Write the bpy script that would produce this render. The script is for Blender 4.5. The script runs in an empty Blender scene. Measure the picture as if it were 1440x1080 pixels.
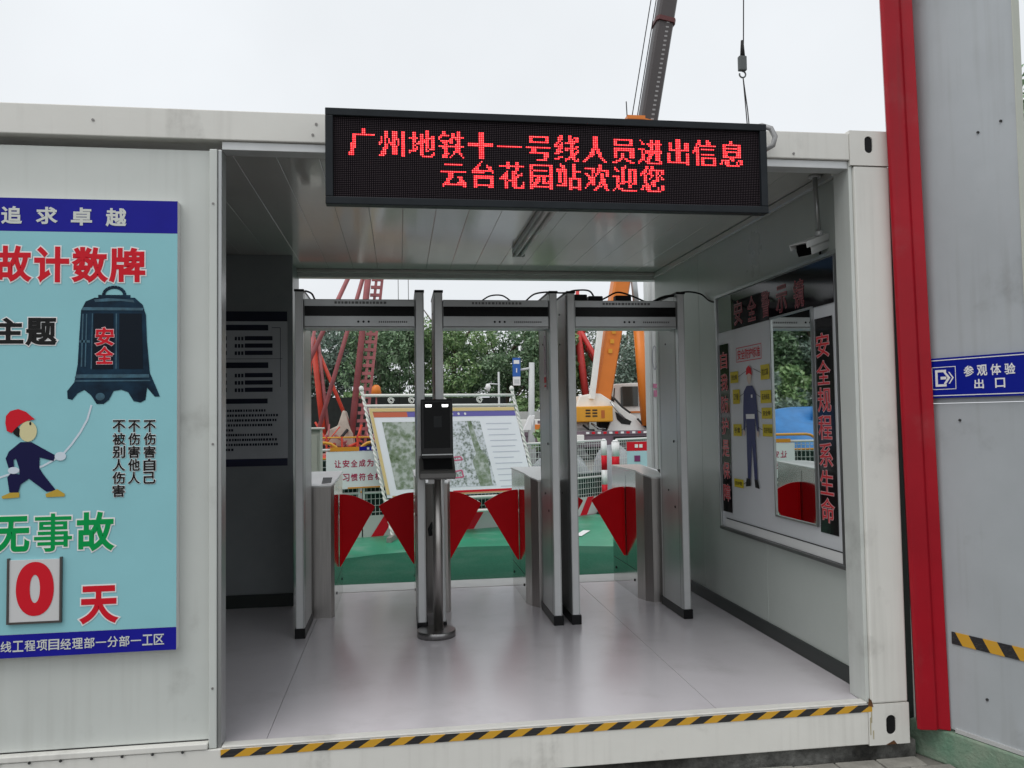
import bpy, bmesh, math, random
from mathutils import Vector, Matrix
import numpy as np
random.seed(7)
S = bpy.context.scene
COL = S.collection
R = math.radians

# ------------------------------------------------------------------ camera
cd = bpy.data.cameras.new('camera'); cam = bpy.data.objects.new('camera', cd); COL.objects.link(cam)
yaw, pitch, roll = 0.1394, 0.0432, -0.0149
fwd = Vector((math.sin(yaw)*math.cos(pitch), math.cos(yaw)*math.cos(pitch), math.sin(pitch)))
rt = Vector((math.cos(yaw), -math.sin(yaw), 0)); up = rt.cross(fwd)
r2 = rt*math.cos(roll)+up*math.sin(roll); u2 = -rt*math.sin(roll)+up*math.cos(roll)
M = Matrix((r2, u2, -fwd)).transposed().to_4x4(); M.translation = (0.7528, -3.5384, 1.3587)
cam.matrix_world = M
cd.sensor_width = 36; cd.lens = 1125.6/1440*36; cd.clip_start = .05; cd.clip_end = 2000
S.camera = cam
# ------------------------------------------------------------------ sky, light, exposure
SUN_EL, SUN_AZ = 60, 226
w = bpy.data.worlds.new('World'); S.world = w; w.use_nodes = True
nt = w.node_tree; nt.nodes.clear()
sky = nt.nodes.new('ShaderNodeTexSky'); sky.sky_type = 'NISHITA'; sky.sun_disc = False
sky.sun_elevation = R(SUN_EL); sky.sun_rotation = R(SUN_AZ); sky.dust_density = 4
hs = nt.nodes.new('ShaderNodeHueSaturation'); hs.inputs['Saturation'].default_value = .15
mx = nt.nodes.new('ShaderNodeMix'); mx.data_type = 'RGBA'; mx.inputs['Factor'].default_value = .86
mx.inputs['B'].default_value = (8.75, 9.1, 9.45, 1)           # even overcast cloud layer over the sky
bg = nt.nodes.new('ShaderNodeBackground'); bg.inputs['Strength'].default_value = .108
out = nt.nodes.new('ShaderNodeOutputWorld')
nt.links.new(sky.outputs[0], hs.inputs['Color']); nt.links.new(hs.outputs[0], mx.inputs['A'])
cn = nt.nodes.new('ShaderNodeTexNoise'); cn.inputs['Scale'].default_value = 2.2; cn.inputs['Detail'].default_value = 4
ctc = nt.nodes.new('ShaderNodeTexCoord'); nt.links.new(ctc.outputs['Generated'], cn.inputs['Vector'])
cmr = nt.nodes.new('ShaderNodeMapRange'); nt.links.new(cn.outputs['Fac'], cmr.inputs['Value'])
cmr.inputs['From Min'].default_value = .3; cmr.inputs['From Max'].default_value = .7; cmr.inputs['To Min'].default_value = .93; cmr.inputs['To Max'].default_value = 1.05
vm = nt.nodes.new('ShaderNodeVectorMath'); vm.operation = 'SCALE'; nt.links.new(mx.outputs['Result'], vm.inputs[0]); nt.links.new(cmr.outputs[0], vm.inputs['Scale'])
nt.links.new(vm.outputs[0], bg.inputs['Color']); nt.links.new(bg.outputs[0], out.inputs['Surface'])
sd = bpy.data.lights.new('sun', 'SUN'); sd.energy = 1.0; sd.angle = R(40); sd.color = (1, .97, .93)
sun = bpy.data.objects.new('sun', sd); COL.objects.link(sun)
a, e = R(SUN_AZ), R(SUN_EL)
sv = Vector((math.sin(a)*math.cos(e), math.cos(a)*math.cos(e), math.sin(e)))
sun.rotation_euler = sv.to_track_quat('Z', 'Y').to_euler(); sun.location = (0, -8, 14)
S.view_settings.view_transform = 'Standard'; S.view_settings.look = 'None'
S.view_settings.exposure = 0; S.view_settings.gamma = 1; S.view_settings.use_curve_mapping = False
S.render.engine = 'CYCLES'; S.cycles.use_denoising = True
S.cycles.max_bounces = 8; S.cycles.transparent_max_bounces = 12

# ------------------------------------------------------------------ materials
MATS = {}
def mat(name, col, rough=.5, metal=0, var=0, vs=3, bump=0, bs=40, emit=0, col2=None, aniso=0, coat=0, stretch=(1,1,1), rvar=0, spec=None, dirt=0, dcol=(.09,.08,.065), dth=.62, streak=0, scol=(.16,.14,.11)):
    if name in MATS: return MATS[name]
    m = bpy.data.materials.new(name); m.use_nodes = True; n = m.node_tree; b = n.nodes['Principled BSDF']
    c = (*col, 1)
    b.inputs['Base Color'].default_value = c; b.inputs['Roughness'].default_value = rough; b.inputs['Metallic'].default_value = metal
    if spec is not None: b.inputs['Specular IOR Level'].default_value = spec
    if coat: b.inputs['Coat Weight'].default_value = coat; b.inputs['Coat Roughness'].default_value = .1
    if emit: b.inputs['Emission Color'].default_value = c; b.inputs['Emission Strength'].default_value = emit
    tc = n.nodes.new('ShaderNodeTexCoord'); mp = n.nodes.new('ShaderNodeMapping'); n.links.new(tc.outputs['Object'], mp.inputs['Vector'])
    mp.inputs['Scale'].default_value = stretch
    def noise(sc, det=5):
        t = n.nodes.new('ShaderNodeTexNoise'); t.inputs['Scale'].default_value = sc; t.inputs['Detail'].default_value = det; t.inputs['Roughness'].default_value = .6
        n.links.new(mp.outputs[0], t.inputs['Vector']); return t
    cur = None
    if var or col2:
        t = noise(vs); rp = n.nodes.new('ShaderNodeValToRGB'); n.links.new(t.outputs['Fac'], rp.inputs[0])
        rp.color_ramp.elements[0].position = .3; rp.color_ramp.elements[1].position = .7
        c2 = col2 or tuple(x*(1-var) for x in col)
        rp.color_ramp.elements[0].color = (*c2, 1); rp.color_ramp.elements[1].color = (*(tuple(min(1, x*(1+var*.4)) for x in col)), 1)
        cur = rp.outputs[0]
    if dirt:
        t = noise(2.3, 9); rp = n.nodes.new('ShaderNodeValToRGB'); n.links.new(t.outputs['Fac'], rp.inputs[0])
        rp.color_ramp.elements[0].position = dth; rp.color_ramp.elements[1].position = min(1, dth+.16)
        rp.color_ramp.elements[0].color = (0,0,0,1); rp.color_ramp.elements[1].color = (dirt,)*3+(1,)
        t2 = noise(38, 6); mm = n.nodes.new('ShaderNodeMath'); mm.operation = 'MULTIPLY'
        n.links.new(rp.outputs[0], mm.inputs[0]); n.links.new(t2.outputs['Fac'], mm.inputs[1])
        mi = n.nodes.new('ShaderNodeMix'); mi.data_type = 'RGBA'; n.links.new(mm.outputs[0], mi.inputs['Factor'])
        if cur: n.links.new(cur, mi.inputs['A'])
        else: mi.inputs['A'].default_value = c
        mi.inputs['B'].default_value = (*dcol, 1); cur = mi.outputs['Result']
    if streak:
        m2 = n.nodes.new('ShaderNodeMapping'); n.links.new(tc.outputs['Object'], m2.inputs['Vector']); m2.inputs['Scale'].default_value = (26, 26, .9)
        t = n.nodes.new('ShaderNodeTexNoise'); t.inputs['Scale'].default_value = 1; t.inputs['Detail'].default_value = 6; n.links.new(m2.outputs[0], t.inputs['Vector'])
        t3 = noise(1.1, 3); ml = n.nodes.new('ShaderNodeMath'); ml.operation = 'MULTIPLY'; n.links.new(t.outputs['Fac'], ml.inputs[0]); n.links.new(t3.outputs['Fac'], ml.inputs[1])
        mr = n.nodes.new('ShaderNodeMapRange'); n.links.new(ml.outputs[0], mr.inputs['Value']); mr.inputs['From Min'].default_value = .27; mr.inputs['From Max'].default_value = .42; mr.inputs['To Max'].default_value = streak
        mi = n.nodes.new('ShaderNodeMix'); mi.data_type = 'RGBA'; n.links.new(mr.outputs[0], mi.inputs['Factor'])
        if cur: n.links.new(cur, mi.inputs['A'])
        else: mi.inputs['A'].default_value = c
        mi.inputs['B'].default_value = (*scol, 1); cur = mi.outputs['Result']
    if cur: n.links.new(cur, b.inputs['Base Color'])
    if rvar:
        t = noise(vs*1.7); mr = n.nodes.new('ShaderNodeMapRange'); n.links.new(t.outputs['Fac'], mr.inputs['Value'])
        mr.inputs['To Min'].default_value = max(0, rough-rvar); mr.inputs['To Max'].default_value = min(1, rough+rvar); n.links.new(mr.outputs[0], b.inputs['Roughness'])
    if bump:
        t = noise(bs); bn = n.nodes.new('ShaderNodeBump'); bn.inputs['Strength'].default_value = bump; bn.inputs['Distance'].default_value = .02
        n.links.new(t.outputs['Fac'], bn.inputs['Height']); n.links.new(bn.outputs[0], b.inputs['Normal'])
    MATS[name] = m; return m
def stripes(name, c1, c2, period, slant, axis=(1,0,0), rough=.5):
    m = bpy.data.materials.new(name); m.use_nodes = True; n = m.node_tree; b = n.nodes['Principled BSDF']; b.inputs['Roughness'].default_value = rough
    tc = n.nodes.new('ShaderNodeTexCoord'); d = n.nodes.new('ShaderNodeVectorMath'); d.operation = 'DOT_PRODUCT'
    n.links.new(tc.outputs['Object'], d.inputs[0]); d.inputs[1].default_value = (axis[0]/period, axis[1]/period, slant/period)
    fr = n.nodes.new('ShaderNodeMath'); fr.operation = 'FRACT'; n.links.new(d.outputs['Value'], fr.inputs[0])
    g = n.nodes.new('ShaderNodeMath'); g.operation = 'GREATER_THAN'; g.inputs[1].default_value = .5; n.links.new(fr.outputs[0], g.inputs[0])
    t = n.nodes.new('ShaderNodeTexNoise'); t.inputs['Scale'].default_value = 25; t.inputs['Detail'].default_value = 6
    mi = n.nodes.new('ShaderNodeMix'); mi.data_type = 'RGBA'; n.links.new(g.outputs[0], mi.inputs['Factor'])
    mi.inputs['A'].default_value = (*c1, 1); mi.inputs['B'].default_value = (*c2, 1)
    m2 = n.nodes.new('ShaderNodeMix'); m2.data_type = 'RGBA'; mr = n.nodes.new('ShaderNodeMapRange'); n.links.new(t.outputs['Fac'], mr.inputs['Value'])
    mr.inputs['From Min'].default_value = .55; mr.inputs['From Max'].default_value = .8; mr.inputs['To Max'].default_value = .4
    n.links.new(mr.outputs[0], m2.inputs['Factor']); n.links.new(mi.outputs['Result'], m2.inputs['A']); m2.inputs['B'].default_value = (.3,.29,.26,1)
    n.links.new(m2.outputs['Result'], b.inputs['Base Color']); return m
WHITE = mat('cream_paint', (.74,.73,.685), .42, var=.08, vs=1.3, bump=.05, bs=9, dirt=.7, dth=.58, streak=.13)
WHITE2 = mat('white_enamel', (.60,.625,.595), .35, var=.07, vs=1.5, rvar=.08, bump=.07, bs=3.5, dirt=.6, dth=.59, streak=.10)
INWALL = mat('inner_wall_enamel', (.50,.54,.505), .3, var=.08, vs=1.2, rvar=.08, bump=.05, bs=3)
CEIL = mat('ceiling_enamel', (.52,.52,.49), .11, var=.12, vs=1.1, bump=.16, bs=1.7, stretch=(1,.45,1), rvar=.07, spec=.7)
DIMWALL = mat('dimmed_partition', (.24,.26,.27), .35, var=.15, vs=2)  # base colour darkened to stand in for shade in the left bay
FLOOR = mat('floor_vinyl', (.66,.63,.66), .21, var=.09, vs=1.3, rvar=.07, spec=.55, dirt=.30, dcol=(.22,.20,.18), dth=.52)
JOINT = mat('dark_joint', (.03,.03,.03), .8)
SKIRT = mat('skirting', (.02,.026,.024), .4)
TRIM = mat('aluminium_trim', (.48,.50,.50), .36, .9, var=.1, vs=8, stretch=(1,1,.2))
ALU = mat('satin_aluminium', (.43,.44,.44), .33, .7, var=.08, vs=5, stretch=(1,1,.15), rvar=.08)
ALUFACE = mat('grey_aluminium_face', (.62,.63,.63), .45, .35, var=.06, vs=6)
STEEL = mat('polished_steel', (.62,.61,.60), .13, 1, var=.1, vs=4, stretch=(1,1,.2), rvar=.05, bump=.02, bs=5)
SATIN = mat('satin_steel', (.50,.475,.455), .36, 1, var=.15, vs=30, stretch=(6,6,.1), rvar=.1)
DSTEEL = mat('dark_brushed_steel', (.32,.315,.31), .32, 1, var=.2, vs=30, stretch=(6,6,.1), rvar=.08)
BLACK = mat('black_plastic', (.012,.012,.013), .4, spec=.16, var=.3, vs=9)
BFRAME = mat('black_powder_coat', (.018,.022,.026), .38, spec=.16, var=.2, vs=10, bump=.05, bs=60)
GLASSB = mat('black_glass', (.004,.004,.004), .22, spec=.12)
REDF = mat('red_acrylic_flap', (.80,.001,.008), .35, var=.08, vs=3, spec=.12)
MIRROR = mat('mirror_glass', (.78,.82,.80), .015, 1)
ROAD = mat('concrete_slab', (.24,.235,.225), .8, var=.3, vs=.8, bump=.3, bs=30)
GROUND = mat('dusty_ground', (.2,.19,.17), .9, var=.3, vs=.4, bump=.4, bs=20)
PAVER = mat('paving_brick', (.30,.29,.26), .85, var=.35, vs=9, bump=.4, bs=60)
MOSS = mat('mossy_concrete', (.055,.052,.046), .9, col2=(.012,.012,.011), vs=22, bump=.6, bs=40, dirt=.9, dcol=(.3,.3,.28), dth=.5)
NEARGREEN = mat('dark_green_sheet', (.022,.125,.075), .85, spec=.1, var=.35, vs=60, bump=.5, bs=120, dirt=.5, dcol=(.09,.16,.12), dth=.45)
GREENP = mat('light_green_ground', (.035,.30,.17), .38, spec=.3, var=.25, vs=1.6, bump=.06, bs=30, dirt=.75, dcol=(.30,.42,.36), dth=.5)
RED = mat('red_steel_paint', (.38,.007,.018), .34, spec=.25, var=.22, vs=1.4, bump=.10, bs=2.5, rvar=.1, dirt=.5, dcol=(.30,.12,.12), dth=.55, streak=.35, scol=(.20,.03,.035))
GREYP = mat('grey_panel', (.43,.46,.48), .38, var=.10, vs=1.8, rvar=.08, bump=.09, bs=2.5, dirt=.6, dth=.58, streak=.16)
KERB = mat('green_kerb_paint', (.13,.25,.17), .7, col2=(.25,.32,.24), vs=7, bump=.4, bs=50, dirt=.8, dth=.5)
BLUE = mat('poster_blue', (.012,.012,.30), .45, spec=.16, var=.1, vs=8)
SKYB = mat('poster_light_blue', (.285,.585,.635), .38, spec=.16, var=.05, vs=3, rvar=.04)
TWHITE = mat('white_print', (.8,.8,.8), .5)
PRED = mat('red_print', (.62,.012,.025), .45, spec=.16)
PBLACK = mat('black_print', (.012,.012,.012), .45, spec=.16)
PGREEN = mat('green_print', (.0,.30,.07), .45, spec=.16)
NAVY = mat('navy_print', (.008,.008,.055), .45, spec=.16)
SKIN = mat('skin_print', (.66,.60,.33), .5)
GOLD = mat('gold_print', (.50,.33,.03), .5)
BELL = mat('bell_print', (.010,.045,.085), .4, spec=.16, col2=(.003,.010,.022), vs=9)
BELLHI = mat('bell_highlight_print', (.035,.115,.17), .4, var=.5, vs=30)
BELLDK = mat('bell_dark_print', (.003,.008,.016), .4, spec=.16)
ROPE = mat('rope_print', (.62,.70,.78), .5)
LEDOFF = mat('led_off', (.09,.07,.08), .5, spec=.05)
LEDPANEL = mat('led_module', (.004,.003,.004), .7, spec=.05)
LEDON = mat('led_lit', (1,.022,.035), .5, emit=2.6)
LEDCORE = mat('led_hot', (1,.30,.28), .5, emit=1.6)
LAMPW = mat('white_led', (1,1,1), .5, emit=2.5)
TUBE = mat('milky_tube', (.7,.7,.68), .25)
LABELY = mat('yellow_label', (.62,.50,.01), .5)
BOARDW = mat('board_white', (.66,.68,.70), .3, var=.04, vs=2)
POSTG = mat('dimmed_poster_paper', (.50,.52,.55), .3, var=.1, vs=3)  # paper greyed down, the dim light is put into its colour
POSTD = mat('poster_dark', (.018,.022,.04), .35, spec=.16)
CREAM = mat('cream_box', (.50,.52,.45), .5, var=.1, vs=3)
NET = mat('green_netting', (.015,.045,.035), .9, var=.5, vs=20)
NETD = mat('dark_netting', (.012,.016,.014), .9, var=.4, vs=8)
WIRE = mat('galvanised_wire', (.62,.64,.62), .5, .3)
YEL = mat('yellow_steel', (.62,.30,.02), .45, var=.15, vs=5)
RIGR = mat('faded_red_steel', (.38,.115,.12), .5, var=.3, vs=3, bump=.1, bs=20)
RIGO = mat('orange_red_steel', (.62,.055,.025), .45, var=.2, vs=3)
ORANGE = mat('crane_orange', (.72,.20,.02), .4, var=.1, vs=1.5)
CRWHITE = mat('crane_white', (.86,.86,.82), .45, var=.08, vs=2, dirt=.2)
CRGREY = mat('crane_boom_grey', (.062,.052,.052), .5, var=.3, vs=.8, stretch=(1,1,.2))
MAUVE = mat('mauve_chassis', (.17,.12,.15), .5, var=.2, vs=2)
RUBBER = mat('rubber', (.015,.015,.015), .8)
BLUET = mat('blue_tarp', (.04,.22,.55), .5, var=.25, vs=3, bump=.4, bs=5)
GREYT = mat('grey_tarp', (.33,.35,.37), .7, var=.3, vs=3, bump=.5, bs=6)
STONE = mat('canvas_cover', (.55,.48,.40), .8, var=.3, vs=3, bump=.4, bs=6)
BARK = mat('bark', (.10,.075,.055), .9, var=.4, vs=6)
BARKL = mat('pale_bark', (.30,.28,.24), .9, var=.3, vs=6)
RUST = mat('rust', (.13,.055,.02), .9, var=.5, vs=30)
def leafmat(name, c1, c2):
    m = bpy.data.materials.new(name); m.use_nodes = True; n = m.node_tree; b = n.nodes['Principled BSDF']
    g = n.nodes.new('ShaderNodeNewGeometry'); rp = n.nodes.new('ShaderNodeValToRGB'); n.links.new(g.outputs['Random Per Island'], rp.inputs[0])
    rp.color_ramp.elements[0].color = (*c1, 1); rp.color_ramp.elements[1].color = (*(x_*.5+.12 for x_ in c2), 1)
    e2 = rp.color_ramp.elements.new(.72); e2.color = (*c2, 1); n.links.new(rp.outputs[0], b.inputs['Base Color'])
    b.inputs['Roughness'].default_value = .5
    return m
LEAFS = [leafmat('leaves_deep', (.045,.10,.05), (.23,.36,.19)), leafmat('leaves_bright', (.06,.15,.05), (.28,.42,.17)), leafmat('leaves_bluish', (.07,.13,.095), (.31,.40,.33))]

# ------------------------------------------------------------------ mesh builder
def wloc(o):
    v = Vector((0,0,0))
    while o is not None: v += o.location; o = o.parent
    return v
class MB:
    def __init__(s): s.v = []; s.f = []; s.sm = []
    def add(s, vs, fs, smooth=False):
        k = len(s.v); s.v += [tuple(x) for x in vs]; s.f += [tuple(i+k for i in f) for f in fs]; s.sm += [smooth]*len(fs); return s
    def box(s, x0, y0, z0, x1, y1, z1, fr=None, bev=0):
        if bev:
            bm = bmesh.new(); bmesh.ops.create_cube(bm, size=1)
            for v in bm.verts: v.co = Vector((x0+(v.co.x+.5)*(x1-x0), y0+(v.co.y+.5)*(y1-y0), z0+(v.co.z+.5)*(z1-z0)))
            bmesh.ops.bevel(bm, geom=bm.edges[:], offset=bev, segments=2, affect='EDGES', profile=.5)
            bm.verts.index_update(); vs = [v.co.copy() for v in bm.verts]; fs = [[v.index for v in f.verts] for f in bm.faces]; bm.free()
        else:
            vs = [Vector(p) for p in ((x0,y0,z0),(x1,y0,z0),(x1,y1,z0),(x0,y1,z0),(x0,y0,z1),(x1,y0,z1),(x1,y1,z1),(x0,y1,z1))]
            fs = [(0,3,2,1),(4,5,6,7),(0,1,5,4),(1,2,6,5),(2,3,7,6),(3,0,4,7)]
        if fr: vs = [fr(v) for v in vs]
        return s.add(vs, fs)
    def prism(s, pts, axis, a, b, fr=None, smooth=False):
        # pts 2D outline; axis 'x','y','z' is the extrusion axis from a to b
        def P(p, t): return {'x': Vector((t, p[0], p[1])), 'y': Vector((p[0], t, p[1])), 'z': Vector((p[0], p[1], t))}[axis]
        n = len(pts); vs = [P(p, a) for p in pts]+[P(p, b) for p in pts]
        if fr: vs = [fr(v) for v in vs]
        s.add(vs, [tuple(range(n)), tuple(range(2*n-1, n-1, -1))])
        k = len(s.v)-2*n
        for i in range(n):
            j = (i+1) % n; s.f.append((k+i, k+n+i, k+n+j, k+j)); s.sm.append(smooth)
        return s
    def tube(s, pts, r, n=8, cap=True, smooth=True):
        pts = [Vector(p) for p in pts]; rs = r if isinstance(r, (list, tuple)) else [r]*len(pts)
        k = len(s.v); prev = None
        for i, p in enumerate(pts):
            t = (pts[min(i+1, len(pts)-1)]-pts[max(i-1, 0)]).normalized()
            if prev is None: x = t.orthogonal().normalized()
            else: x = (prev-t*prev.dot(t)).normalized()
            prev = x; y = t.cross(x)
            for j in range(n):
                an = 2*math.pi*j/n; s.v.append(tuple(p+(x*math.cos(an)+y*math.sin(an))*rs[i]))
        for i in range(len(pts)-1):
            for j in range(n):
                a0 = k+i*n+j; b0 = k+i*n+(j+1) % n; s.f.append((a0, b0, b0+n, a0+n)); s.sm.append(smooth)
        if cap:
            s.f.append(tuple(k+j for j in range(n-1, -1, -1))); s.f.append(tuple(k+(len(pts)-1)*n+j for j in range(n))); s.sm += [False, False]
        return s
    def beam(s, p, q, w_, h_=None):
        p, q = Vector(p), Vector(q); t = (q-p).normalized(); x = t.cross(Vector((0,0,1)))
        if x.length < 1e-3: x = Vector((1,0,0))
        x.normalize(); y = t.cross(x); h_ = h_ or w_
        vs = [c+x*a_*w_/2+y*b_*h_/2 for c in (p, q) for a_, b_ in ((-1,-1),(1,-1),(1,1),(-1,1))]
        return s.add(vs, [(0,1,2,3),(7,6,5,4),(0,4,5,1),(1,5,6,2),(2,6,7,3),(3,7,4,0)])
    def quad(s, *p): return s.add(p, [(0,1,2,3)])
    def build(s, name, m, parent=None, kind=None, label=None, bevel=0, mesh_only=False):
        me = bpy.data.meshes.new(name); off = wloc(parent) if parent else Vector((0,0,0))
        me.from_pydata([tuple(Vector(v)-off) for v in s.v], [], s.f); me.materials.append(m)
        me.polygons.foreach_set('use_smooth', s.sm); me.update()
        bm = bmesh.new(); bm.from_mesh(me); bmesh.ops.recalc_face_normals(bm, faces=bm.faces[:]) if len(s.f) < 4000 else None; bm.to_mesh(me); bm.free()
        if mesh_only: return me
        o = bpy.data.objects.new(name, me); COL.objects.link(o)
        if parent: o.parent = parent
        if kind: o['kind'] = kind
        if label: o['label'] = label
        if bevel:
            md = o.modifiers.new('bevel', 'BEVEL'); md.width = bevel; md.segments = 2; md.limit_method = 'ANGLE'; md.angle_limit = R(40)
        return o
def thing(name, label, cat, loc=(0,0,0), group=None):
    o = bpy.data.objects.new(name, None); COL.objects.link(o); o.location = loc; o.empty_display_size = .2
    o['label'] = label; o['category'] = cat
    if group: o['group'] = group
    return o
def tag(o, label, cat, group=None):
    o['label'] = label; o['category'] = cat
    if group: o['group'] = group
    return o
def box(name, m, parent, *c, fr=None, bev=0, kind=None, label=None):
    return MB().box(*c, fr=fr, bev=bev).build(name, m, parent, kind, label)
def copy_tree(o, parent=None):
    c = o.copy(); COL.objects.link(c); c.parent = parent
    for ch in o.children: copy_tree(ch, c)
    return c
def frame(O, U, V, N):
    O, U, V, N = map(Vector, (O, U, V, N))
    return lambda v: O+U*v[0]+N*v[1]+V*v[2]       # local x along U, y along N (outwards), z along V

# text: glyph outlines from the built-in font, fitted into a box (a0,z0,a1,z1) on a frame
TC = bpy.data.curves.new('text_tmp', 'FONT'); TO = bpy.data.objects.new('text_tmp', TC); COL.objects.link(TO)
def glyphs(body, off=0, sp=1.0):
    TC.body = body; TC.bevel_depth = off; TC.bevel_resolution = 0; TC.fill_mode = 'FRONT'; TC.space_character = sp; TC.space_line = 1.0; TC.align_x = 'LEFT'
    dg = bpy.context.evaluated_depsgraph_get(); dg.update()
    return bpy.data.meshes.new_from_object(TO.evaluated_get(dg))
def text(body, bx, fr, m, parent, d=.0015, off=.02, name='lettering', grow=0):
    base = glyphs(body, .0); xs = [v.co.x for v in base.vertices]; ys = [v.co.y for v in base.vertices]
    x0, x1, y0, y1 = min(xs), max(xs), min(ys), max(ys); bpy.data.meshes.remove(base)
    me = glyphs(body, off+grow); a0, z0, a1, z1 = bx; sx = (a1-a0)/(x1-x0); sz = (z1-z0)/max(1e-6, y1-y0)
    if y1-y0 < .3: sz = sx; zc = (z0+z1)/2; z0 = zc-(y1-y0)*sz/2
    pl = wloc(parent)
    for v in me.vertices: v.co = fr(Vector((a0+(v.co.x-x0)*sx, d+v.co.z*.004, z0+(v.co.y-y0)*sz)))-pl
    me.materials.clear(); me.materials.append(m); me.name = name
    o = bpy.data.objects.new(name, me); COL.objects.link(o); o.parent = parent; return o
def text2(body, bx, fr, m, parent, off=.025, out=.035, mo=None, d=.0015):
    text(body, bx, fr, mo or TWHITE, parent, d, off, 'lettering_outline', out); return text(body, bx, fr, m, parent, d+.0012, off)
def flat(pts, fr, m, parent, name, d=.0015, label=None):
    return MB().add([fr(Vector((p[0], d, p[1]))) for p in pts], [tuple(range(len(pts)))]).build(name, m, parent, label=label)
def rect(a0, z0, a1, z1): return [(a0,z0),(a1,z0),(a1,z1),(a0,z1)]
def ell(a_, z_, ra, rz, n=20): return [(a_+ra*math.cos(2*math.pi*i/n), z_+rz*math.sin(2*math.pi*i/n)) for i in range(n)]
def ring(x0, z0, x1, z1, t, fr, m, parent, name, d=.0015):
    mb = MB()
    for r_ in ((x0,z0,x1,z0+t),(x0,z1-t,x1,z1),(x0,z0+t,x0+t,z1-t),(x1-t,z0+t,x1,z1-t)):
        mb.add([fr(Vector((p[0], d, p[1]))) for p in rect(*r_)], [(0,1,2,3)])
    return mb.build(name, m, parent)
def strip(pts, wd, fr, m, parent, name, d=.0015):
    mb = MB()
    for (a_, b_) in zip(pts[:-1], pts[1:]):
        t = Vector((b_[0]-a_[0], b_[1]-a_[1])).normalized(); nn = Vector((-t.y, t.x))*wd/2
        mb.add([fr(Vector((p[0], d, p[1]))) for p in ((a_[0]-nn.x, a_[1]-nn.y),(b_[0]-nn.x, b_[1]-nn.y),(b_[0]+nn.x, b_[1]+nn.y),(a_[0]+nn.x, a_[1]+nn.y))], [(0,1,2,3)])
    return mb.build(name, m, parent)

# ================================================================== SETTING
Z0, ZB = -.255, -.13
o = MB().add([(-600,-600,Z0-.02),(600,-600,Z0-.02),(600,600,Z0-.02),(-600,600,Z0-.02)], [(0,1,2,3)]).build('ground', GROUND, kind='structure')
pv = MB().box(-5, -6, Z0-.1, 8, -.3, Z0-.012).build('paving', mat('paving_bed', (.10,.095,.085), .95, var=.3, vs=20), kind='structure')
pm = MB().box(-.098,-.048,-.03, .098,.048,0, bev=.004).build('paver', PAVER, mesh_only=True)
i = 0
for r_ in range(14):
    for c_ in range(22):
        x = 1.3+c_*.204+(.1 if r_ % 2 else 0); y = -.36+.62-r_*.104
        if x > 3.12+.36*max(0, -y) : continue
        if y > -.05: y += 0
        if y > .0: continue
        p = bpy.data.objects.new('paver', pm); COL.objects.link(p); p.parent = pv
        p.location = (x, y, Z0+.004+random.uniform(-.003,.003)); p.rotation_euler = (random.uniform(-.012,.012), random.uniform(-.01,.01), random.uniform(-.02,.02))
box('paving_edge', MOSS, pv, 1.0,-.32,Z0-.1, 3.1,.1,Z0-.03)
o = box('site_pavement', ROAD, None, -30, 3.32, -.27, 45, 60, ZB); o['kind'] = 'structure'
# green path behind the gate: lighter green sheet, edged by the fence line; darker textured sheet nearest the container
o = MB().add([(-4,3.34,ZB+.004),(7,3.34,ZB+.004),(7,11,ZB+.004),(2.5,7.6,ZB+.004),(-4,5.8,ZB+.004)], [(0,1,2,3,4)]).build('green_path', GREENP, kind='structure')
ed = [(-4+ k*.5, 5.25+.28*math.sin(k*.7)+.05*math.sin(k*2.9)+.05*k*.5) for k in range(23)]
o = MB().add([(-4,3.36,ZB+.010),(7,3.36,ZB+.010)]+[(x, y, ZB+.010) for x, y in reversed(ed)], [tuple(range(25))]).build('near_green_sheet', NEARGREEN, kind='structure')
o = MB().quad((2.1,5.9,ZB+.014),(2.6,6.0,ZB+.014),(2.62,6.07,ZB+.014),(2.12,5.97,ZB+.014)).quad((2.9,6.35,ZB+.014),(2.98,6.3,ZB+.014),(3.2,6.75,ZB+.014),(3.12,6.8,ZB+.014)).build('painted_marking', TWHITE, kind='structure')

# ================================================================== CONTAINER MODULE
C = thing('container_gatehouse', 'white modular site container with an open passage through its right bay', 'container', (1.45, 0, 0))
XL, XR, XW, D = -2.95, 2.905, 2.989, 3.29
def cb(n, m, *c, bev=.004, label=None): return box(n, m, C, *c, bev=bev, label=label)
cb('top_beam', WHITE, XL-.2,0,2.578, 2.906,.16,2.708)
cb('beam_lip', ALUFACE, 0.0,.016,2.540, 2.904,.10,2.5765, bev=.002)
cb('bottom_beam', WHITE, XL-.2,0,-.185, 2.906,.054,0)
cb('corner_post', WHITE, 2.925,0,0.0, 3.11,.10,2.55, bev=.008)
cb('post_reveal', WHITE2, 2.905,.013,0.002, 2.924,.15,2.575, bev=.003)
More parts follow.
